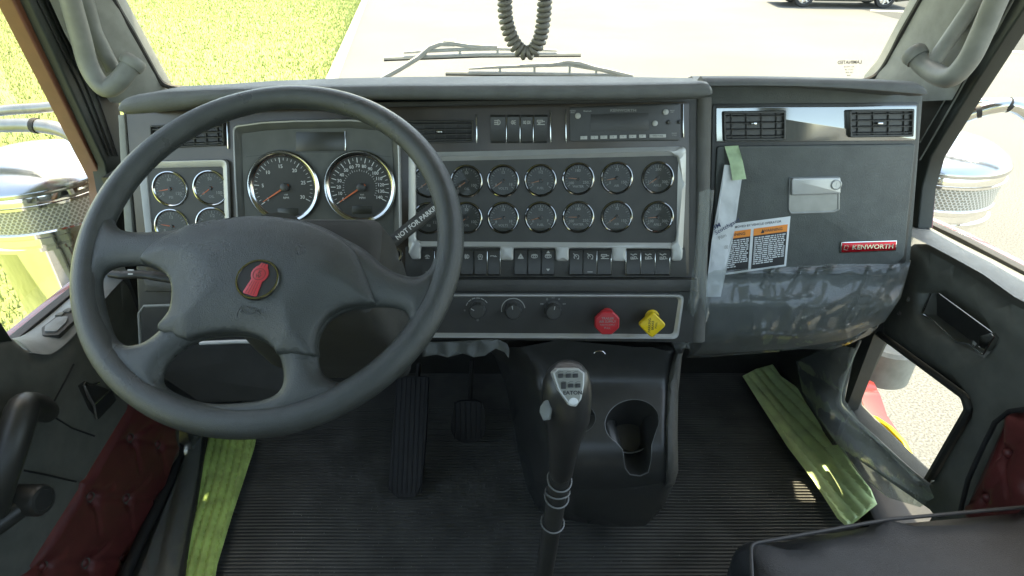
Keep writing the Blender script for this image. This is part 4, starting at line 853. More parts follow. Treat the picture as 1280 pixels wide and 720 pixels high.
def valve(x, y, xs, ys_, shape, R, m, lines, label, rot=0):
    H = .052; Pv = up(D, H); c = Pv.px(x, y); cb = D.px(xs, ys_)
    b = MB(); b.lathe([(.013, .002), (.013, .004), (.0105, .006), (.0105, .02)], D.w(cb[0], cb[1], 0), D.n, 20); b.tube([D.w(cb[0], cb[1], .004), Pv.w(c[0], c[1]+R*.35, -.004)], .0095, 16)
    kb = None
    st = MB(); st.v, st.f = b.v, b.f
    n = 8 if shape == 'oct' else 4; ph = math.pi/8 if n == 8 else 0
    pts = rnd(circ(c, R, n, ph=ph), .004 if n == 8 else .006, 4)
    b2 = MB(); b2.plate(Pv, pts, -.009, .003, .003, 3); kb = add(b2, 'air_valve_knob', m, dash, label)
    add(st, 'stem', m, kb)
    b2 = MB(); b2.frame(Pv, offset(ccw(pts), .0022), offset(ccw(pts), .0034), [(0, .0026), (0, .0036), (1, .0036), (1, .0026)]); add(b2, 'raised_edge', m, kb)
    b2 = MB()
    for i, (s_, sz) in enumerate(lines):
        o_ = (len(lines)-1)/2-i; dx_, dy_ = -sn(rot)*o_*.0058, cs(rot)*o_*.0058
        text(b2, s_, Pv, c[0]+dx_, c[1]+dy_, sz, .0034, rot=rot, wt=.01)
    add(b2, 'lettering', M['dimwhite'] if n == 8 else M['ink'], kb)
valve(759, 403.5, 758.5, 393, 'oct', .0228, M['red'], [('TRAILER', .0058), ('AIR SUPPLY', .0058), ('PUSH TO SUPPLY', .0034), ('PULL', .0050)], 'red eight-sided trailer air supply knob')
valve(815.5, 406, 814.5, 395, 'dia', .0245, M['yellow'], [('PARKING', .0062), ('BRAKE', .0056), ('PULL', .0052)], 'yellow diamond parking brake knob', math.pi/2)
# torn grey film under the panel edge
b_ = MB(); tf = [(528, 427), (560, 426), (600, 425), (622, 425), (634, 428), (637, 437), (636, 447), (631, 440), (620, 436), (606, 444), (592, 447), (578, 442), (560, 446), (545, 444), (528, 446)]
pd = up(D, .012); skin(b_, tf, [], 4, lambda x, y, d: pd.W(x, y, .006*mnoise.noise(V((x*.06, y*.05, 1)))+.004*sn(x*.25)), None); 
add(b_, 'torn_protective_film', M['grayfilm'], None, 'grey torn strip of protective film hanging below the climate panel', 'plastic film')
# knee panel and lower surround behind the wheel
b_ = MB(); pk2 = Pl(PY(300, 450, .93), (0, -.9, .15)); P_(b_, pk2, [(176, 430), (400, 428), (400, 500), (250, 506), (196, 470)], -.03, 0, .01, .01); add(b_, 'knee_panel', M['dark'], dash)
b_ = MB(); b_.tube([D.W(x, y, .010) for x, y in ((180, 434), (178, 390), (184, 381), (240, 379))], .0028, 8); add(b_, 'knee_trim', M['trim'], dash)
b_ = MB(); b_.tube([D.W(x, y, .014) for x, y in ((255, 426), (300, 424), (350, 424))], .004, 8); add(b_, 'lower_strip', M['silver'], dash)

# ---- passenger side
b_ = MB(); P_(b_, G, [(876, 104), (1000, 104), (1100, 110), (1158, 118), (1157, 135), (1141, 334), (1120, 338), (878, 346)], -.18, -.002, .012); add(b_, 'passenger_shell', M['glove'], dash)
b_ = MB(); P_(b_, G, [(891, 130), (1149, 128), (1147.5, 178), (1132, 328), (1122, 333), (886, 340)], -.006, .0005, .001, .006); add(b_, 'seal_gap', M['black'], dash)
M['recess'] = mat('dull_dark_silver', (.20, .205, .20), .35, metal=.5)
M['gloss'] = mat('glossy_grey_trim', (.30, .31, .31), .10, metal=.75, var=.1, vscale=4)
b_ = MB(); P_(b_, G, [(894.5, 133.5), (1144.5, 131.5), (1143, 175.5), (894.5, 178)], -.002, .004, .0015, .003); add(b_, 'vent_trim', M['gloss'], dash)
vent(G, [(901, 139), (979, 138), (979, 175), (902, 176)], 4, 4, .009, frame_m='black', tab=(.48, .42), fr=.0045)
vent(G, [(1057, 137), (1138, 136), (1137, 170.5), (1058, 171.5)], 4, 4, .009, frame_m='black', tab=(.46, .5), fr=.0045)
b_ = MB(); P_(b_, G, [(895, 182.5), (1142, 179.5), (1128, 319), (1118, 330), (888, 337)], -.002, .007, .003, .006); gd = add(b_, 'glove_box_door', M['glove'], dash, sharp=30)
b_ = MB(); rq = rnd(ccw(G.pts([(984, 221), (1047, 220), (1047, 262), (1040, 265), (986, 267), (983, 262)])), .005, 4)
b_.frame(G, rq, offset(rq, .0035), [(0, .006), (0, .0085), (.4, .009), (1, .0085), (1, .0072)]); b_.plate(G, offset(rq, .003), .005, .0075, 0); hr = add(b_, 'handle_recess', M['recess'], gd)
b_ = MB(); P_(b_, G, [(985.5, 221.5), (1046, 220.5), (1046, 241), (985.5, 243)], .007, .016, .003, .0035); add(b_, 'handle_lever', M['silver'], hr)
c = G.px(1040, 229.5); b_ = MB(); ringlathe(b_, G, c, [(.0095, .0155), (.0095, .018), (.0082, .0185), (.0078, .0172), (0, .0172)], 28); b_.plate(G, [(c[0]-.0008, c[1]-.004), (c[0]+.0008, c[1]-.004), (c[0]+.0008, c[1]+.004), (c[0]-.0008, c[1]+.004)], .017, .0177, 0); add(b_, 'handle_lock', M['silver'], hr)
# red name badge
b_ = MB(); bq = ccw(G.pts([(1048, 301), (1117.5, 299), (1116, 312), (1047, 315)])); b_.plate(G, bq, .006, .0105, .001); bd = add(b_, 'name_badge', M['bezel'], gd, 'red badge with chrome edge and raised letters')
b_ = MB(); b_.plate(G, offset(bq, .0018), .0100, .0112, .0003); add(b_, 'badge_foil', M['badge'], bd)
p0, p1 = V(G.px(1054, 308)), V(G.px(1113.5, 306)); rt = math.atan2(p1.y-p0.y, p1.x-p0.x); mid = (p0+p1)/2
b_ = MB(); text(b_, 'KENWORTH', G, mid.x+.005, mid.y, .0125, .0118, rot=rt, wt=.02, sx=1.12); bo = p0; ribbon(b_, G, [(bo.x-.004, bo.y+.004), (bo.x+.003, bo.y+.004), (bo.x+.003, bo.y-.004), (bo.x-.004, bo.y-.004), (bo.x-.004, bo.y+.004)], .0008, .0118); add(b_, 'badge_letters', M['bezel'], bd)
# warning sticker
gq = [G.px(*p) for p in ((896, 281), (986, 269.5), (980.5, 331.5), (893, 344))]
A0, A1, A2, A3 = [V(p) for p in gq]; at = lambda s, t: (A0*(1-s)+A1*s)*(1-t)+(A3*(1-s)+A2*s)*t
b_ = MB(); b_.plate(G, gq, .0066, .0078, .0002); stk = add(b_, 'warning_sticker', M['paper'], None, 'white warning sticker with two orange headed black text blocks on the glove box door', 'sticker')
def quad(mb, s0, t0, s1, t1, h): q = [at(s0, t0), at(s1, t0), at(s1, t1), at(s0, t1)]; mb.add([G.w(p.x, p.y, h) for p in q], [(0, 1, 2, 3)])
b_ = MB(); quad(b_, .04, .19, .46, .96, .0080); quad(b_, .50, .19, .97, .96, .0080); add(b_, 'text_block', M['ink'], stk)
b_ = MB(); quad(b_, .04, .15, .46, .29, .0082); quad(b_, .50, .15, .97, .29, .0082); add(b_, 'orange_header', M['sticker_o'], stk)
e = (A1-A0); rt = math.atan2(e.y, e.x)
b_ = MB(); p = at(.53, .075); text(b_, 'REMOVED BY VEHICLE OPERATOR', G, p.x, p.y, .0062, .0082, rot=rt, wt=.01); p = at(.75, .22); text(b_, '\u25b2WARNING'.replace('\u25b2', ''), G, p.x+.002, p.y, .0078, .0084, rot=rt, wt=.015); p = at(.25, .22); text(b_, 'WARNING', G, p.x, p.y, .0078, .0084, rot=rt, wt=.015)
for s in (.6, .08): q = [at(s, .26), at(s+.05, .26), at(s+.025, .18)]; b_.add([G.w(x.x, x.y, .0084) for x in q], [(0, 1, 2)])
add(b_, 'header_lettering', M['ink'], stk)
b_ = MB(); rng = random.Random(4)
for c0_, c1_ in ((.06, .44), (.52, .95)):
    for i in range(14):
        t = .325+i*.040; s = c0_; end = c1_-(0 if i < 12 else .15)
        while s < end-.02:
            l = min(rng.uniform(.02, .075), end-s); quad(b_, s, t, s+l, t+.022, .0083); s += l+.011
add(b_, 'small_print', M['paper'], stk)
# paper strip with masking tape
Lp = up(G, .0165); t_ = [(905.5, 206), (929.5, 208), (918, 290), (901, 371), (881.5, 371), (890, 300)]
b_ = MB(); skin(b_, t_, [], 3.5, lambda x, y, d: Lp.W(x, y, .0025*mnoise.noise(V((x*.05, y*.045, 2)))+.0012*mnoise.noise(V((x*.2, y*.2, 5)))), tuple(G.n*-.0004)); ps = add(b_, 'paper_strip', M['paper'], None, 'long white paper strip with printed blue lettering hanging from green masking tape', 'paper strip')
b_ = MB(); lp = up(Lp, .0022); p = lp.px(903, 289); text(b_, 'Scotchgard', lp, *lp.px(909, 283), .0115, .0, rot=rad(32), wt=.004); text(b_, '3M', lp, *lp.px(896, 283), .012, 0, rot=rad(28), wt=.02); add(b_, 'strip_lettering', M['blueink'], ps)
b_ = MB(); text(b_, 'Film', lp, *lp.px(903, 296), .0095, 0, rot=rad(28)); icon(b_, 'fan', lp, *lp.px(908, 309), .005, 0, .0007); add(b_, 'strip_print', M['dimwhite'], ps)
b_ = MB(); tq = [(904, 182.5), (921, 181.5), (924, 200), (928, 222), (911, 224), (908, 204)]; lt = Pl(G.o+G.n*.0165, G.n)
skin(b_, tq, [], 3, lambda x, y, d: G.W(x, y, .0085+(.0118 if y > 203 else .0118*max(0, (y-188)/15))+.001*mnoise.noise(V((x*.2, y*.2, 1)))), tuple(G.n*-.0003)); add(b_, 'masking_tape', M['tape'], None, 'short piece of pale green masking tape holding the paper strip on the glove box', 'tape')
# bolster under the glove box
def ip(y, T):
    for (y0, v0), (y1, v1) in zip(T, T[1:]):
        if y <= y1: t = max(0, (y-y0)/(y1-y0)); t = t*t*(3-2*t); return v0+(v1-v0)*t
    return T[-1][1]
TB = [(325, 1.070), (345, 1.055), (385, 1.025), (415, 1.022), (435, 1.035), (452, 1.065)]
b_ = MB(); skin(b_, [(874, 338), (1000, 334), (1139, 326), (1126, 372), (1106, 402), (1060, 424), (1000, 434), (930, 440), (866, 444), (870, 400)], [], 6, lambda x, y, d: PY(x, y, ip(y, TB)+.02*max(0, 1-d/18)**2), (0, .15, 0), rings=(1.5, 4, 9)); add(b_, 'bolster', M['glove'], dash)

# ================================================================== PROTECTIVE FILMS
def crumple(x, y, s, seed, amp):
    """sharp folded creases"""
    v = 0
    for k, (f, a, th) in enumerate(((1, 1, .3), (2.1, .5, 1.4), (4.0, .28, 2.3))):
        u = (x*cs(th)+y*sn(th)*.45)*s*f; w = (-x*sn(th)+y*cs(th)*.45)*s*f
        v += a*(1-2*abs(mnoise.noise(V((u, w, seed+k*7)))))
    return v*amp
def film(name, outline, Yf, sp, s, amp, seed, m, label, extra=None, th=None):
    b = MB(); skin(b, outline, [], sp, lambda x, y, d: PY(x, y, Yf(x, y)-crumple(x, y, s, seed, amp)-(extra(x, y) if extra else 0)), None)
    return add(b, name, m, None, label, 'plastic film', sharp=22)
def gl_extra(x, y):
    v = 0
    if y > 330 and y < 372: v += .006*abs(sn((x-880)*.085))*min(1, (y-330)/12)*(372-y)/42
    k = max(0, 1-abs(y-(410-(x-960)*.18))/26); v += .010*k*abs(sn(x*.13+y*.06))*(1 if x > 940 else .4)
    for L_, hh, ww in FOLDS:
        dmin = 99
        for p, q in zip(L_, L_[1:]):
            vx, vy = q[0]-p[0], q[1]-p[1]; t = max(0, min(1, ((x-p[0])*vx+(y-p[1])*vy)/(vx*vx+vy*vy))); dmin = min(dmin, math.hypot(x-p[0]-vx*t, y-p[1]-vy*t))
        v += hh*max(0, 1-dmin/ww)
    return v
FOLDS = [([(1000, 408), (1040, 385), (1076, 366), (1092, 371)], .012, 5), ([(1078, 366), (1058, 400), (1056, 412)], .010, 4), ([(1090, 372), (1066, 398), (1062, 406)], .008, 3.5), ([(1012, 424), (1050, 412), (1084, 402), (1098, 388)], .010, 4), ([(1040, 433), (1070, 424), (1090, 408)], .008, 4),
         ([(996, 428), (1020, 414), (1034, 414)], .006, 3), ([(952, 358), (958, 348), (966, 338)], .008, 3), ([(986, 366), (995, 350), (1002, 338)], .007, 4), ([(1010, 364), (1018, 350), (1024, 338)], .007, 4), ([(940, 372), (975, 373), (1014, 368)], .006, 3), ([(925, 422), (960, 418), (995, 420)], .006, 4), ([(880, 430), (915, 424), (940, 410)], .005, 4), ([(1086, 336), (1082, 352), (1074, 366)], .006, 4), ([(1116, 334), (1108, 356), (1098, 372)], .006, 5)]
film('glove_box_film', [(880, 345), (893, 338), (960, 334), (1040, 330), (1138, 328), (1132, 350), (1122, 378), (1106, 400), (1088, 418), (1062, 430), (1040, 437), (1000, 436), (960, 441), (918, 444), (880, 447), (858, 447), (868, 420), (872, 380)],
     lambda x, y: ip(y, TB)-.018+.016*max(0, (x-1100)/40), 2.0, .016, .0045, 3, M['film'], 'clear crinkled protective film wrapped over the bolster below the glove box', gl_extra)
film('corner_film', [(874, 241), (884, 236), (893, 238), (889, 270), (886, 300), (882, 335), (885, 365), (887, 392), (880, 410), (872, 404), (866, 420), (862, 436), (842, 436), (852, 408), (862, 370), (868, 320), (872, 280)],
     lambda x, y: .93+.0002*(y-300)-.012*abs(sn((x-868)*.22+(y-240)*.012)), 2.0, .04, .005, 9, M['shiny'], 'narrow clear film strip peeling off the dash corner beside the glove box')

# ================================================================== STEERING
W = Pl((-.298, .675, .880), (0, -cs(rad(52.8)), sn(rad(52.8))))
sw_t = thing('steering_wheel', W.o, 'large black four-spoke steering wheel with grained rim and round red emblem', 'steering wheel')
RM = .222
b_ = MB(); n = 120; path = [W.w(RM*cs(2*math.pi*k/n), RM*sn(2*math.pi*k/n), 0) for k in range(n)]
b_.tube(path, [.0165-.0008*sn(2*math.pi*k/n) for k in range(n)], 20, closed=True, upv=W.n); add(b_, 'rim', M['wheel'], sw_t, sharp=80)
def wp_(L): return [V(W.px(*p)) for p in L]
def arcback(p, q, ccw_=True, r=.2135, n=40):
    a0 = math.atan2(p.y, p.x); a1 = math.atan2(q.y, q.x)
    if ccw_ and a1 < a0: a1 += 2*math.pi
    if not ccw_ and a1 > a0: a1 -= 2*math.pi
    return [V((r*cs(a0+(a1-a0)*i/n), r*sn(a0+(a1-a0)*i/n))) for i in range(n+1)]
top = wp_([(143, 277), (146, 283), (154, 288.5), (173, 291.5), (200, 290.5), (224, 288), (263, 279), (299, 273.5), (336, 272), (374, 276), (402, 284), (430, 298), (458, 314), (478, 331), (495, 341), (512, 346.5), (526, 345.5), (537, 337), (542, 325)])
s_ = spline(top, 4, False); th = s_+arcback(s_[-1], s_[0], True)[1:-1]
lh = spline(wp_([(129, 346), (140, 336), (160, 332.5), (187, 333.5), (207, 342), (217, 354), (220, 371), (216, 393), (203, 412), (184, 427), (164, 432.5), (151, 428), (142, 416), (134, 392), (129, 365)]), 4)
bh = spline(wp_([(210, 485), (204, 472), (210, 456), (226, 440), (244, 429), (269, 422), (305, 420.5), (331, 428), (348, 443), (355, 467), (351, 488), (329, 500), (276, 505), (238, 499)]), 4)
rh = spline(wp_([(398, 437), (401, 419), (413, 401), (436, 389), (471, 384), (500, 387), (511, 397), (507, 422), (488, 451), (462, 471), (436, 479), (414, 475), (401, 462)]), 4)
prof = lambda d, w: math.sqrt(max(0, 1-(1-min(d/w, 1))**2))
tl = lambda L: [(p.x, p.y) for p in L]
b_ = MB(); pillow(b_, W, circ((0, 0), .220, 96), [tl(th), tl(lh), tl(bh), tl(rh)], .006, lambda d, a, b: .0135*prof(d, .020), lambda d, a, b: -.012*prof(d, .018)-.012*max(0, 1-math.hypot(a, b)/.14), rings=(.0006, .002, .0045, .008, .013)); add(b_, 'spokes', M['wheel'], sw_t, sharp=80)
padL = [(228, 293), (240, 286.5), (263, 281), (299, 276), (336, 274.5), (372, 279), (400, 287), (424, 299), (438, 309), (450, 322), (462, 349), (471, 378), (468, 384), (436, 388), (413, 400), (401, 418), (398, 434), (396, 449), (352, 446), (346, 440), (330, 427), (305, 420), (269, 421.5), (246, 427), (238, 429), (202, 416), (216, 393), (219.5, 371), (216.5, 354), (206, 342.5), (188, 334.5), (181, 330), (186, 320), (204, 304)]
pp_ = spline(wp_(padL), 3); cpad = V(W.px(325, 350))
def padh(d, a, b):
    e = .0085*math.sqrt(max(0, 1-(1-min(d/.004, 1))**2)); r = math.hypot((a-cpad.x)/1.35, b-cpad.y)
    t = min(1, d/.06); return .0062+e+.013*(1-(1-t)**2)
b_ = MB(); pillow(b_, W, offset(ccw(tl(pp_)), .0006), [], .005, padh, lambda d, a, b: -.004, rings=(.0003, .001, .0022, .004)); hub = add(b_, 'horn_pad', M['wheel'], sw_t, sharp=75)
def padz(px, py):
    c = W.px(px, py); dd = pdist(np.array([c[0]]), np.array([c[1]]), [tl(pp_)])[0]; return padh(dd, *c)
WE = up(W, padz(322, 352)+.0008); ce = WE.px(322, 349.5); RE = 26.5*.73/760
b_ = MB(); b_.lathe([(RE, -.004), (RE, .0005), (RE*.97, .0018), (RE*.90, .0018), (RE*.87, .0002)], WE.w(*ce), WE.n, 48); em = add(b_, 'emblem', M['dbezel'], hub)
b_ = MB(); disc(b_, WE, ce, RE*.89, .0008, 48); add(b_, 'emblem_disc', M['ink'], em)
M['pinkred'] = mat('red_emblem_enamel', (.50, .045, .055), .4)
rt = rad(-17); R2 = lambda x, y: (ce[0]+(x*cs(rt)-y*sn(rt))*RE, ce[1]+(x*sn(rt)+y*cs(rt))*RE)
b_ = MB()
shape = [(-.16, .80), (.16, .80), (.20, .66), (.30, .56), (.38, .40), (.40, .22), (.34, .05), (.26, -.06), (.30, -.40), (.34, -.74), (.27, -.80), (-.27, -.80), (-.34, -.74), (-.30, -.40), (-.26, -.06), (-.34, .05), (-.40, .22), (-.38, .40), (-.30, .56), (-.20, .66)]
b_.plate(WE, [R2(*p) for p in shape], .0006, .0022, .0006); add(b_, 'emblem_mark', M['pinkred'], em)
b_ = MB()
for x in (-.17, -.057, .057, .17): ribbon(b_, WE, [R2(x*.9, -.14), R2(x*1.15, -.76)], RE*.022, .0024)
ribbon(b_, WE, [R2(.28*cs(t), .24+.28*sn(t)) for t in np.linspace(0, 2*math.pi, 25)], RE*.03, .0024)
for x in (-.07, .07): ribbon(b_, WE, [R2(x, .62), R2(x, .78)], RE*.03, .0024)
c1 = R2(-.0, .33); text(b_, 'K', WE, *c1, RE*.26, .0025, rot=rt, wt=.03); c1 = R2(0, .13); text(b_, 'W', WE, *c1, RE*.24, .0025, rot=rt, wt=.03); add(b_, 'emblem_lines', M['burgundy'], em)
WH_ = up(W, padz(316, 389)+.0004); ch = WH_.px(312, 388); b_ = MB()
for L_ in ([(-.010, .006), (-.013, -.001), (-.013, -.007)], [(-.009, .0), (-.004, -.004), (.004, -.004), (.010, .001)], [(-.004, .005), (.0, .002), (.006, .003)], [(.006, .0), (.013, -.004)], [(-.002, .010), (.006, .010)]):
    b_.tube([WH_.w(ch[0]+x, ch[1]+y, 0) for x, y in L_], .0006, 6)
add(b_, 'horn_mark', M['wheel'], hub)
# column with shroud and stalks
axd = -W.n; colm = thing('steering_column', W.o+axd*.30, 'dark steering column shroud with stalks behind the steering wheel', 'steering column')
b_ = MB(); b_.tube([W.o+axd*.004, W.o+axd*.06], [.045, .05], 24); add(b_, 'hub_collar', M['black'], colm)
CP = Pl(W.o+V((.025, 0, 0)), W.n)
L = []
for s, hw, t_, b2 in ((.045, .085, .055, -.065), (.055, .098, .062, -.075), (.11, .105, .066, -.085), (.17, .108, .060, -.09), (.24, .108, .05, -.095), (.34, .10, .04, -.09)):
    q = rnd([(-hw, b2), (hw, b2), (hw, t_), (-hw, t_)], .022, 5); L.append([CP.w(a, b, -s) for a, b in q])
b_ = MB(); b_.loft(L); add(b_, 'shroud', M['dark'], colm)
# left turn stalk
b_ = MB(); pts = [PD(150, 344, .90), PD(175, 343, .905), PD(200, 346, .91), PD(225, 350, .915), PD(260, 352, .92)]; b_.tube(spline(pts, 5, False), [.0075]*8+[.0085]*13, 12, flat=.8)
stk_ = add(b_, 'turn_stalk', M['black'], colm); b_ = MB(); b_.tube([PD(136, 342.5, .897), PD(152, 344, .90)], [.005, .0065], 12); add(b_, 'stalk_tip', M['black'], stk_)
b_ = MB(); lp = Pl(PD(163, 340, .892), (0, -.8, .6)); ribbon(b_, lp, [(-.004, .003), (.004, .003)], .0016, 0); ribbon(b_, lp, [(-.003, -.003), (.003, -.003)], .0016, 0); add(b_, 'stalk_print', M['white'], stk_)
# trailer hand brake lever
a, c = PD(487, 305, .905), PD(560, 247, .93); b_ = MB(); d = (c-a).normalized(); S = [a-d*.02, a, a+d*.006, a.lerp(c, .5), c, c+d*.012, c+d*.02]
b_.tube(S, [.006, .008, .0098, .0102, .0102, .008, .004], 16); hb = add(b_, 'hand_brake_lever', M['dark'], colm, 'grey lever with white lettering on the right of the column')
vd = (CAMP-(a+c)/2).normalized(); nn = (vd-d*vd.dot(d)).normalized(); tp = Pl((a+c)/2+nn*.0106+d*-.002, nn, d); b_ = MB(); text(b_, 'NOT FOR PARKING', tp, 0, 0, .0098, 0, wt=.02, sx=1.0); add(b_, 'lever_lettering', M['white'], hb)
b_ = MB(); b_.tube([PD(470, 318, .91), PD(487, 305, .905)], [.012, .010], 14); add(b_, 'lever_pivot', M['black'], colm)
b_ = MB(); e0_ = PD(494, 319, .90); b_.lathe([(.011, -.004), (.011, .003), (.008, .004), (.006, .001), (0, .001)], e0_, (0, -.7, .7), 20); add(b_, 'key_ring_lock', M['bezel'], colm)

# ================================================================== CENTRE CONSOLE
con = thing('centre_console', (.13, .9, .12), 'black centre console below the dash with round cup holder', 'console')
TC = [(420, .915), (445, .935), (475, .93), (505, .885), (535, .845), (562, .815), (590, .80), (615, .805), (640, .83), (662, .87)]
xl_ = lambda y: ip(y, [(420, 612), (470, 640), (520, 655), (580, 664), (640, 672), (662, 690)])
def ipl(y, T): return sum(float(np.interp(y+o_, [t[0] for t in T], [t[1] for t in T])) for o_ in (-12, -8, -4, 0, 4, 8, 12))/7
def cy(x, y):
    Y = ipl(y, TC); xl = xl_(y); xr = 848
    k = max(0, (xl+32-x)/32); Y += .10*k*k+.010*math.exp(-((x-xl-34)/7)**2)*-1
    k = max(0, (x-(xr-18))/18); Y += .05*k*k; return Y
co_ = [(600, 424), (700, 425), (858, 430), (850, 452), (847, 490), (846, 540), (846, 585), (841, 608), (828, 636), (807, 657), (780, 658), (735, 655), (700, 648), (672, 636), (660, 612), (650, 575), (642, 530), (632, 480), (618, 445)]
t0 = [(790+34*cs(t)+3*sn(t), 528-29*sn(t)) for t in np.linspace(-.35, math.pi+1.05, 26)]
slot = [(778, 562), (781, 585), (787, 593), (800, 595), (811, 590), (814, 575), (815, 556)]
cup = [p for p in t0]+slot
ch2 = circ((722, 523), 23, 20, 19)
b_ = MB(); skin(b_, co_, [cup, ch2], 5, lambda x, y, d: PY(x, y, cy(x, y)), (0, .16, -.02), rings=(1, 3)); add(b_, 'body', M['conb'] if 'conb' in M else M['black'], con, sharp=60)
def well(h, depth, name):
    h = ccw(h); loops = []
    c_ = V((sum(p[0] for p in h)/len(h), sum(p[1] for p in h)/len(h)))
    for f, sc in ((0, 1.0), (.5, .97), (1.0, .92)):
        L = []
        for x, y in h:
            q = (V((x, y))-c_)*sc+c_; L.append(PY(q.x, q.y, cy(q.x, q.y)+.001)+V((0, .028, -.085))*f*depth)
        loops.append(L)
    b = MB(); b.loft(loops, False, True); w = add(b, name, M['black'], con); b = MB(); b.tube(loops[0], .0013, 6, closed=True); add(b, 'rim_edge', M['edge'], w); return w
M['edge'] = mat('worn_grey_plastic_edge', (.16, .165, .16), .35)
b_ = MB(); skin(b_, [(846, 440), (853, 440), (848, 490), (847, 540), (848, 588), (843, 606), (828, 614), (829, 590), (829, 530), (832, 480), (840, 452)], [], 3, lambda x, y, d: PY(x, y, ipl(y, TC)-.006+.02*max(0, 1-d/7)**2), (0, .12, -.02), rings=(.8, 2.2, 4.5)); add(b_, 'lit_edge_strip', M['soft'], con, sharp=60)  # lighter strip paints the light caught on the rounded console edge
wl = well(cup, 1.0, 'cup_holder'); well(ch2, .8, 'small_well')
L = [PY(x, y, cy(x, y)+.02)+V((0, .012, -.036)) for x, y in circ((790, 530), 30, 30, 25)]
b_ = MB(); b_.tube(L, .0016, 6, closed=True); add(b_, 'inner_step', M['edge'], wl)
b_ = MB(); ar = [D.W(x, y, .004) for x, y in ((742, 441), (744.5, 438.5), (749, 437.5), (753.5, 438.5), (756, 441.5))]; b_.tube(ar, .0011, 8); add(b_, 'chrome_arc', M['bezel'], con)
film('console_film', [(640, 520), (650, 555), (661, 570), (668, 600), (690, 608), (760, 612), (842, 600), (838, 622), (826, 645), (812, 661), (780, 660), (735, 658), (690, 648), (660, 634), (650, 590), (642, 555)], lambda x, y: cy(x, y)-.008, 3.5, .03, .004, 21, M['darkfilm'] if 'darkfilm' in M else M['film'], 'clear loose film around the foot of the centre console')

# ---- gear shifter
gs = thing('gear_shifter', (.065, .72, 0), 'black gear shifter with silver button plate and wire wrapped lever', 'gear shifter')
ks = [(711, 456.5, 3, .752), (711, 458, 14, .750), (710.5, 462, 21, .750), (709.5, 469, 27, .752), (708.5, 480, 30.5, .756), (708.5, 494, 31, .762), (709, 508, 30, .770), (709, 524, 28, .780), (706, 545, 22, .80), (703.5, 565, 18, .82), (702, 580, 16.5, .835), (701.5, 592, 14.5, .85), (701, 596, 12, .853)]
b_ = MB(); L = []
P3 = [PD(x, y, d) for x, y, r, d in ks]
for i, (x, y, r, d) in enumerate(ks):
    T = (P3[-1]-P3[3]).normalized(); N1 = V((1, 0, 0)); N1 = (N1-T*N1.dot(T)).normalized(); B1 = T.cross(N1); rr = r*d/760
    L.append([P3[i]+N1*rr*cs(2*math.pi*k/28)+B1*rr*sn(2*math.pi*k/28)*.92 for k in range(28)])
b_.loft(L); kn = add(b_, 'knob', M['knob'] if 'knob' in M else M['dark'], gs, sharp=70)
nk = V((.06, -.80, .60)).normalized(); KP = Pl(PD(710, 484, .722), nk)
pq = [(690.5, 466), (697, 460.5), (722.5, 460), (730.5, 466), (730, 482), (726.5, 499), (720, 508.5), (712, 507.5), (698, 488)]
b_ = MB(); q = rnd(ccw(KP.pts(pq)), .003, 3); b_.plate(KP, q, -.022, .0015, .0012); pt = add(b_, 'button_plate', M['silver'], kn)
b_ = MB(); q2 = offset(q, .002); b_.plate(KP, q2, .0008, .0019, .0002); add(b_, 'plate_face', M['platef'] if 'platef' in M else M['trim'], pt)
for j, (xs_, y) in enumerate((((700.5, 710, 719), 469.5), ((704, 713, 722), 482))):
    for i, x in enumerate(xs_):
        b_ = MB(); P_(b_, KP, [(x-3.2, y-2.4), (x+3.2, y-2.8), (x+3.2, y+2.2), (x-3.2, y+2.6)] if (j, i) != (1, 0) else [(x-3.4, y-4), (x+3, y-4), (x+3, y+4), (x-3, y+4)], .001, .0036, .0006, .0006); add(b_, 'gear_button', M['ink'], pt)
        b_ = MB(); ribbon(b_, KP, [KP.px(x-3, y-3.6), KP.px(x-1, y-5), KP.px(x+3, y-4.8)], .0005, .0023); add(b_, 'button_print', M['dark'], pt)
b_ = MB(); text(b_, 'EATON', KP, *KP.px(715.5, 491), .0062, .0023, wt=.03, sx=1.1); add(b_, 'plate_lettering', M['ink'], pt)
b_ = MB(); cc = KP.px(716.5, 501.5); b_.plate(KP, circ(cc, .0055, 18, .0042), .001, .0030, .001); add(b_, 'plate_lamp', M['paper'], pt)
b_ = MB(); SW = Pl(PD(682, 512, .745), (-.25, -.75, .6)); P_(b_, SW, [(686, 499), (680, 501), (675, 508), (674, 515), (679, 526), (686, 525), (690, 512)], -.014, .002, .003); add(b_, 'side_switch', M['arm'], kn)
b_ = MB(); A0_, B0_ = PD(701, 590, .855), PD(678, 730, .99); e = (B0_-A0_).normalized(); t = -A0_.z/e.z; b_.tube([A0_, A0_+e*t], .0145, 16); add(b_, 'lever', M['rod'] if 'rod' in M else M['black'], gs)
def onrod(y):
    for i in range(60):
        p = A0_+e*(i*.004); d_ = p-CAMP; yy_ = 360-FP*d_.dot(UP)/d_.dot(FW)
        if yy_ > y: return p
    return p
for y, tl_ in ((599, .3), (613, -.25), (620, .2), (651, .15)):
    p = onrod(y); u = e.orthogonal().normalized(); w = e.cross(u); b_ = MB()
    b_.tube([p+(u*cs(a)+w*sn(a))*.0172+e*.006*tl_*cs(a+1)*3 for a in np.linspace(0, 2*math.pi, 25)[:-1]], .0014, 7, closed=True); add(b_, 'wire_loop', M['edge'], gs)
b_ = MB(); b_.lathe([(.10, .0), (.095, .02), (.07, .045), (.045, .06), (.025, .10), (.017, .14)], A0_+e*t, -e, 28); add(b_, 'boot', M['rubber'], gs)

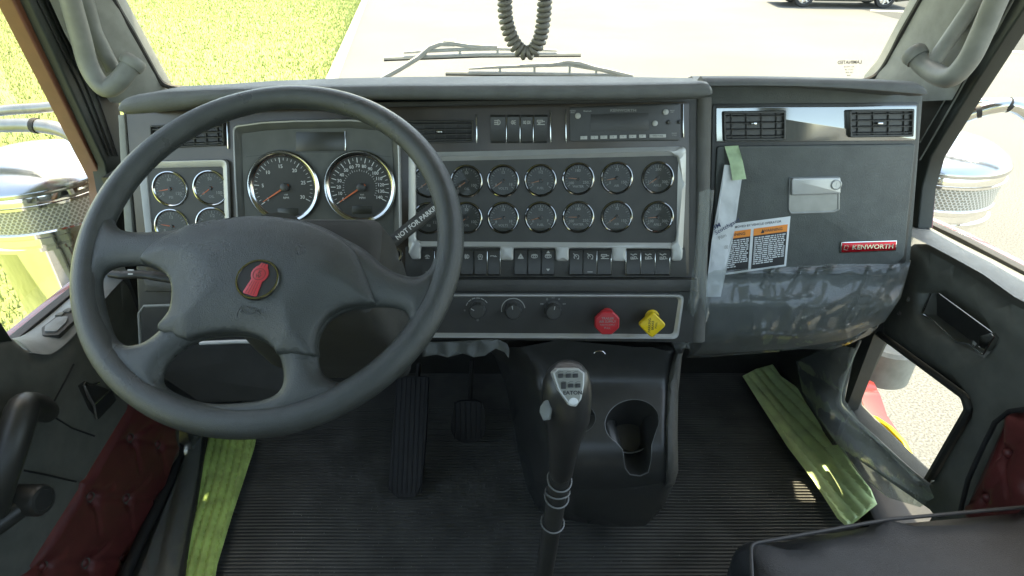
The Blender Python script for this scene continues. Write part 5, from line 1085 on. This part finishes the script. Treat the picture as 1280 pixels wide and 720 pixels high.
# ================================================================== FLOOR
fm = thing('floor_mat', (0, 1.15, 0), 'black ribbed rubber floor mat covering both footwells', 'floor mat')
b_ = MB(); pitch = .0092; nr = int((1.52-.45)/pitch); ys_ = []
prof_ = []
for i in range(nr):
    y = .45+i*pitch; prof_ += [(y, .0), (y+pitch*.15, .0045), (y+pitch*.42, .0045), (y+pitch*.6, 0)]
xs_ = np.linspace(-.80, .82, 25)
k = len(prof_)
b_.v = [V((x, p[0], p[1]+.0035*mnoise.noise(V((x*3, p[0]*3, 0)))+.0006*mnoise.noise(V((x*40, p[0]*15, 4))))) for p in prof_ for x in xs_]
for j in range(k-1):
    for i in range(len(xs_)-1): a = j*len(xs_)+i; b_.f.append((a, a+1, a+1+len(xs_), a+len(xs_)))
add(b_, 'ribbed_surface', M['matt'] if 'matt' in M else M['rubber'], fm, kind='stuff', sharp=30)
# crumbs of dirt
b_ = MB(); rg = random.Random(3)
for i in range(420):
    x, y = (rg.uniform(-.55, .05), rg.uniform(.75, 1.15)) if rg.random() < .7 else (rg.uniform(.05, .7), rg.uniform(.8, 1.4)); s = rg.uniform(.0006, .0016); b_.box((x, y, .004+s/2), (s, s*rg.uniform(.6, 1.6), s))
add(b_, 'dirt_specks', M['trim'], None, 'pale specks of grit scattered on the ribbed floor mat', 'grit', kind='stuff')
def folded(name, L, z, sp, dirv, freq, amp, m, label, cat, zf=None, th=.0006):
    b = MB(); Q = [PZ(x, y, z) for x, y in L]; d = V(dirv).normalized(); p = V((-d.y, d.x))
    def f(x, y, dd):
        u = x*p.x+y*p.y; w = x*d.x+y*d.y
        h = amp*(abs(sn(u*freq+1.5*mnoise.noise(V((w*3, u*4, 1)))))**.6)+.35*amp*mnoise.noise(V((u*60, w*9, 7)))
        return V((x, y, z+h*min(1, dd/.006)+(zf(x, y) if zf else 0)))
    skin(b, [(q.x, q.y) for q in Q], [], sp, f, (0, 0, -th)); return add(b, name, m, None, label, cat, sharp=25)
M['lime'] = mat('lime_green_film', (.50, .68, .22), .36, var=.2, vscale=25, bump=.4, bscale=60)
M['gtape'] = mat('green_film_tape', (.68, .84, .40), .34, var=.12, vscale=25, bump=.4, bscale=60)
qa, qb = PZ(1000, 540, .03), PZ(945, 475, .03)
folded('green_floor_film', [(928, 470), (945, 461), (965, 459), (975, 474), (993, 490), (1015, 512), (1038, 545), (1062, 592), (1084, 622), (1092, 640), (1060, 660), (1047, 648), (1016, 600), (984, 558), (952, 508)], .035, .006, (qa.x-qb.x, qa.y-qb.y), 120, .007, M['gtape'], 'crumpled green protective film strip on the right edge of the floor mat', 'plastic film', lambda x, y: .02*max(0, (x-.78)/.05) if x > .78 else 0)
qa, qb = PZ(250, 720, .03), PZ(290, 560, .03)
folded('green_floor_film', [(252, 540), (321, 545), (318, 560), (305, 600), (290, 645), (272, 705), (262, 760), (215, 760), (226, 720), (240, 640), (250, 590)], .03, .0055, (qa.x-qb.x, qa.y-qb.y), 170, .009, M['lime'], 'pleated lime green protective film strip beside the driver door sill', 'plastic film')
# sills
b_ = MB(); ps_ = Pl((0, 0, .045), (0, 0, 1)); b_.plate(ps_, ps_.pts([(224, 528), (262, 528), (250, 600), (232, 700), (226, 760), (130, 760), (165, 700), (205, 620)]), -.05, 0, .008); sl = add(b_, 'door_sill', M['sill'] if 'sill' in M else M['dark'], cab)
b_ = MB(); b_.tube([ps_.W(x, y, .012) for x, y in ((222, 540), (226, 575), (212, 610), (185, 665), (155, 730))], .012, 12); add(b_, 'sill_seal', M['rubber'], cab)
b_ = MB(); skin(b_, [(x, y) for x, y in ((236, 545), (256, 545), (250, 600), (236, 680), (224, 740), (170, 740), (196, 680), (224, 605))], [], 4, lambda x, y, d: ps_.W(x, y, .012+.010*abs(sn(x*.13+y*.03))+crumple(x, y, .05, 5, .004)), None); add(b_, 'sill_film', M['milky'], None, 'milky clear film lying on the left door sill beside the tufted inset', 'plastic film', sharp=25)
b_ = MB(); ps2 = Pl((0, 0, .045), (0, 0, 1)); b_.plate(ps2, ps2.pts([(975, 470), (1020, 462), (1050, 500), (1085, 545), (1165, 625), (1230, 700), (1110, 680), (1065, 600), (1020, 530)]), -.05, 0, .01); add(b_, 'door_sill', M['rubber'], cab)
film('door_film', [(995, 452), (1020, 440), (1046, 430), (1070, 436), (1062, 470), (1056, 500), (1076, 528), (1110, 560), (1160, 606), (1168, 622), (1150, 634), (1110, 622), (1080, 600), (1050, 560), (1022, 522), (1003, 490)], lambda x, y: PX(x, y, .80).y-.012*abs(sn((x*.6-y)*.09)), 2.5, .03, .006, 31, M['greenish'], 'loose clear film draped over the front edge of the low right window')
b_ = MB(); b_.tube(spline([PX(x, y, .80) for x, y in ((1075, 425), (1058, 465), (1050, 498), (1060, 516), (1095, 548), (1135, 585), (1164, 608))], 5, False), .0035, 8); add(b_, 'seal_bead', M['edge'], rd)

# ---- pedals
def pedal(L, base, upv, ribs, label, name='pedal', rr=.008):
    pl = Pl(base, V((1, 0, 0)).cross(V(upv)).normalized()*1, (1, 0, 0)); 
    if pl.n.y > 0: pl = Pl(base, -pl.n, (1, 0, 0))
    q = rnd(ccw(pl.pts(L)), rr, 5); b = MB(); b.plate(pl, q, -.014, 0, .003); t = add(b, name, M['rubber'], None, label, 'pedal', 'foot pedals')
    a0 = min(p[0] for p in q); a1 = max(p[0] for p in q); b0 = min(p[1] for p in q); b1 = max(p[1] for p in q)
    for i in range(ribs):
        a = a0+(a1-a0)*(i+.8)/(ribs+.6); b = MB(); b.tube([pl.w(a, b0+.012, .0), pl.w(a, b1-.004, .0)], .0024, 6); add(b, 'rib', M['pedalr'] if 'pedalr' in M else M['rubber'], t)
    m = pl.w((a0+a1)/2, b0+(b1-b0)*.6, -.01); b = MB(); b.tube([m, m+V((0, .06, -.01)), m+V((0, .2, .03))], .007, 8); add(b, 'arm', M['black'], t)
B1 = PZ(505, 620, .03); pedal([(496, 470), (536, 470), (533, 540), (528, 604), (519, 622), (497, 623), (485, 612), (488, 560), (492, 520)], B1, V((0, .19, .194)), 7, 'long ribbed black floor pedal right of the steering wheel')
pedal([(568, 502), (606, 500), (607, 540), (599, 553), (574, 554), (563, 541), (565, 520)], PY(585, 545, 1.18), V((0, .10, .2)), 6, 'short ribbed black pedal between the long pedal and the console', rr=.035)

# ---- passenger seat corner
se = thing('passenger_seat', (.9, .35, .2), 'black vinyl passenger seat cushion cut off at the bottom right corner', 'seat')
SP = Pl((0, 0, .47), (0, 0, 1)); b_ = MB(); q = rnd(ccw(SP.pts([(921, 662), (1100, 631), (1290, 614), (1520, 600), (1700, 900), (1000, 1000), (925, 840)])), [.04]*7, 5)
def sh(a, b, d): return SP.w(a, b, -.05+.045*math.sqrt(max(0, 1-(1-min(d/.035, 1))**2))+.010*min(1, max(0, d-.03)/.10)+.002*mnoise.noise(V((a*7, b*7, 2))))
skin(b_, q, [], .02, sh, (0, 0, -.14), rings=(.0015, .005, .011, .019, .028)); cu = add(b_, 'cushion', M['seat'], se, sharp=60)
b_ = MB(); pth = [p_ for p_ in offset(q, .020)]; b_.tube([SP.w(a, b, -.0085) for a, b in pth], .0028, 8, closed=True); add(b_, 'piping', M['piping'] if 'piping' in M else M['edge'], cu)

# ================================================================== CORD AND WIPERS
pth = [V(tuple(PY(x, y, .66))) for x, y in ((640, -420), (634, -200), (629, -60), (631, 0), (632, 20), (636, 38), (643, 54), (652, 64), (661, 66), (669, 60), (675, 48), (678, 34), (680, 18), (681, 0), (684, -60), (680, -200), (690, -420))]
S = spline(pth, 40, False); seglen = [0]
for a, b in zip(S, S[1:]): seglen.append(seglen[-1]+(b-a).length)
tot = seglen[-1]; pitch = .0052; N = int(tot/pitch*14); T_ = np.array(seglen); SA = np.array([tuple(p) for p in S]); hel = []
for i in range(N):
    s = tot*i/N; p = V([np.interp(s, T_, SA[:, k]) for k in range(3)]); q = V([np.interp(min(tot, s+.002), T_, SA[:, k]) for k in range(3)]); q0 = V([np.interp(max(0, s-.002), T_, SA[:, k]) for k in range(3)])
    t = (q-q0).normalized(); u = V((0, 1, 0)); u = (u-t*u.dot(t)).normalized(); w = t.cross(u); a = 2*math.pi*s/pitch; hel.append(p+(u*cs(a)+w*sn(a))*.0054)
b_ = MB(); b_.tube(hel, .0025, 6); add(b_, 'coiled_cord', M['cord'], None, 'grey coiled radio cord hanging in a loop from above the windshield', 'cord', sharp=60)
def wiper(blade, arch, arm, label, W0, clip):
    pl = Pl(W0, (0, -cs(rad(24)), sn(rad(24)))); t = thing('wiper', pl.W(*arm[0]), label, 'wiper', 'windshield wipers outside the glass')
    b = MB(); b.tube([pl.W(x, y) for x, y in blade], .0052, 8, flat=.8); add(b, 'blade', M['wiper'], t)
    b = MB(); b.tube([pl.W(x, y+2.6) for x, y in blade], .0022, 6); add(b, 'rubber_edge', M['rubber'], t)
    b = MB(); b.tube([pl.W(x, y, .004) for x, y in arch], [.0022]+[.0042]*(len(arch)-2)+[.0022], 8)
    for i in range(1, len(arch)-1):
        x, y = arch[i]; yb = np.interp(x, [blade[0][0], blade[-1][0]], [blade[0][1], blade[-1][1]]); b.tube([pl.W(x, y, .003), pl.W(x, yb, .001)], .0028, 6)
    add(b, 'bridge', M['wiper'], t)
    b = MB(); b.tube([pl.W(x, y, .01) for x, y in arm], [.006]*(len(arm)-1)+[.0045], 8); add(b, 'arm', M['wiper'], t)
    b = MB(); b.box(pl.W(*clip, .006), (.028, .014, .014)); add(b, 'clip', M['wiper'], t)
wiper([(480, 73), (600, 68.5), (726, 67.5)], [(505, 66.5), (532, 64.5), (575, 62.5), (622, 61.5), (665, 62.5), (696, 64)], [(478, 100), (500, 88), (523, 74), (538, 61), (550, 56.5), (563, 55), (590, 59), (622, 60)], 'grey windshield wiper on the left lying just behind the coiled cord', WG.o+V((0, .05, 0)), (562, 54.5))
wiper([(557, 91), (660, 92), (782, 94.5)], [(586, 86.5), (625, 84), (668, 82.5), (712, 81.5), (745, 87), (765, 91)], [(790, 97), (765, 91), (742, 86), (725, 80.5), (710, 79), (690, 82), (650, 83)], 'grey windshield wiper on the right parked low against the dash top', WG.o+V((0, .04, 0)), (709, 79.5))
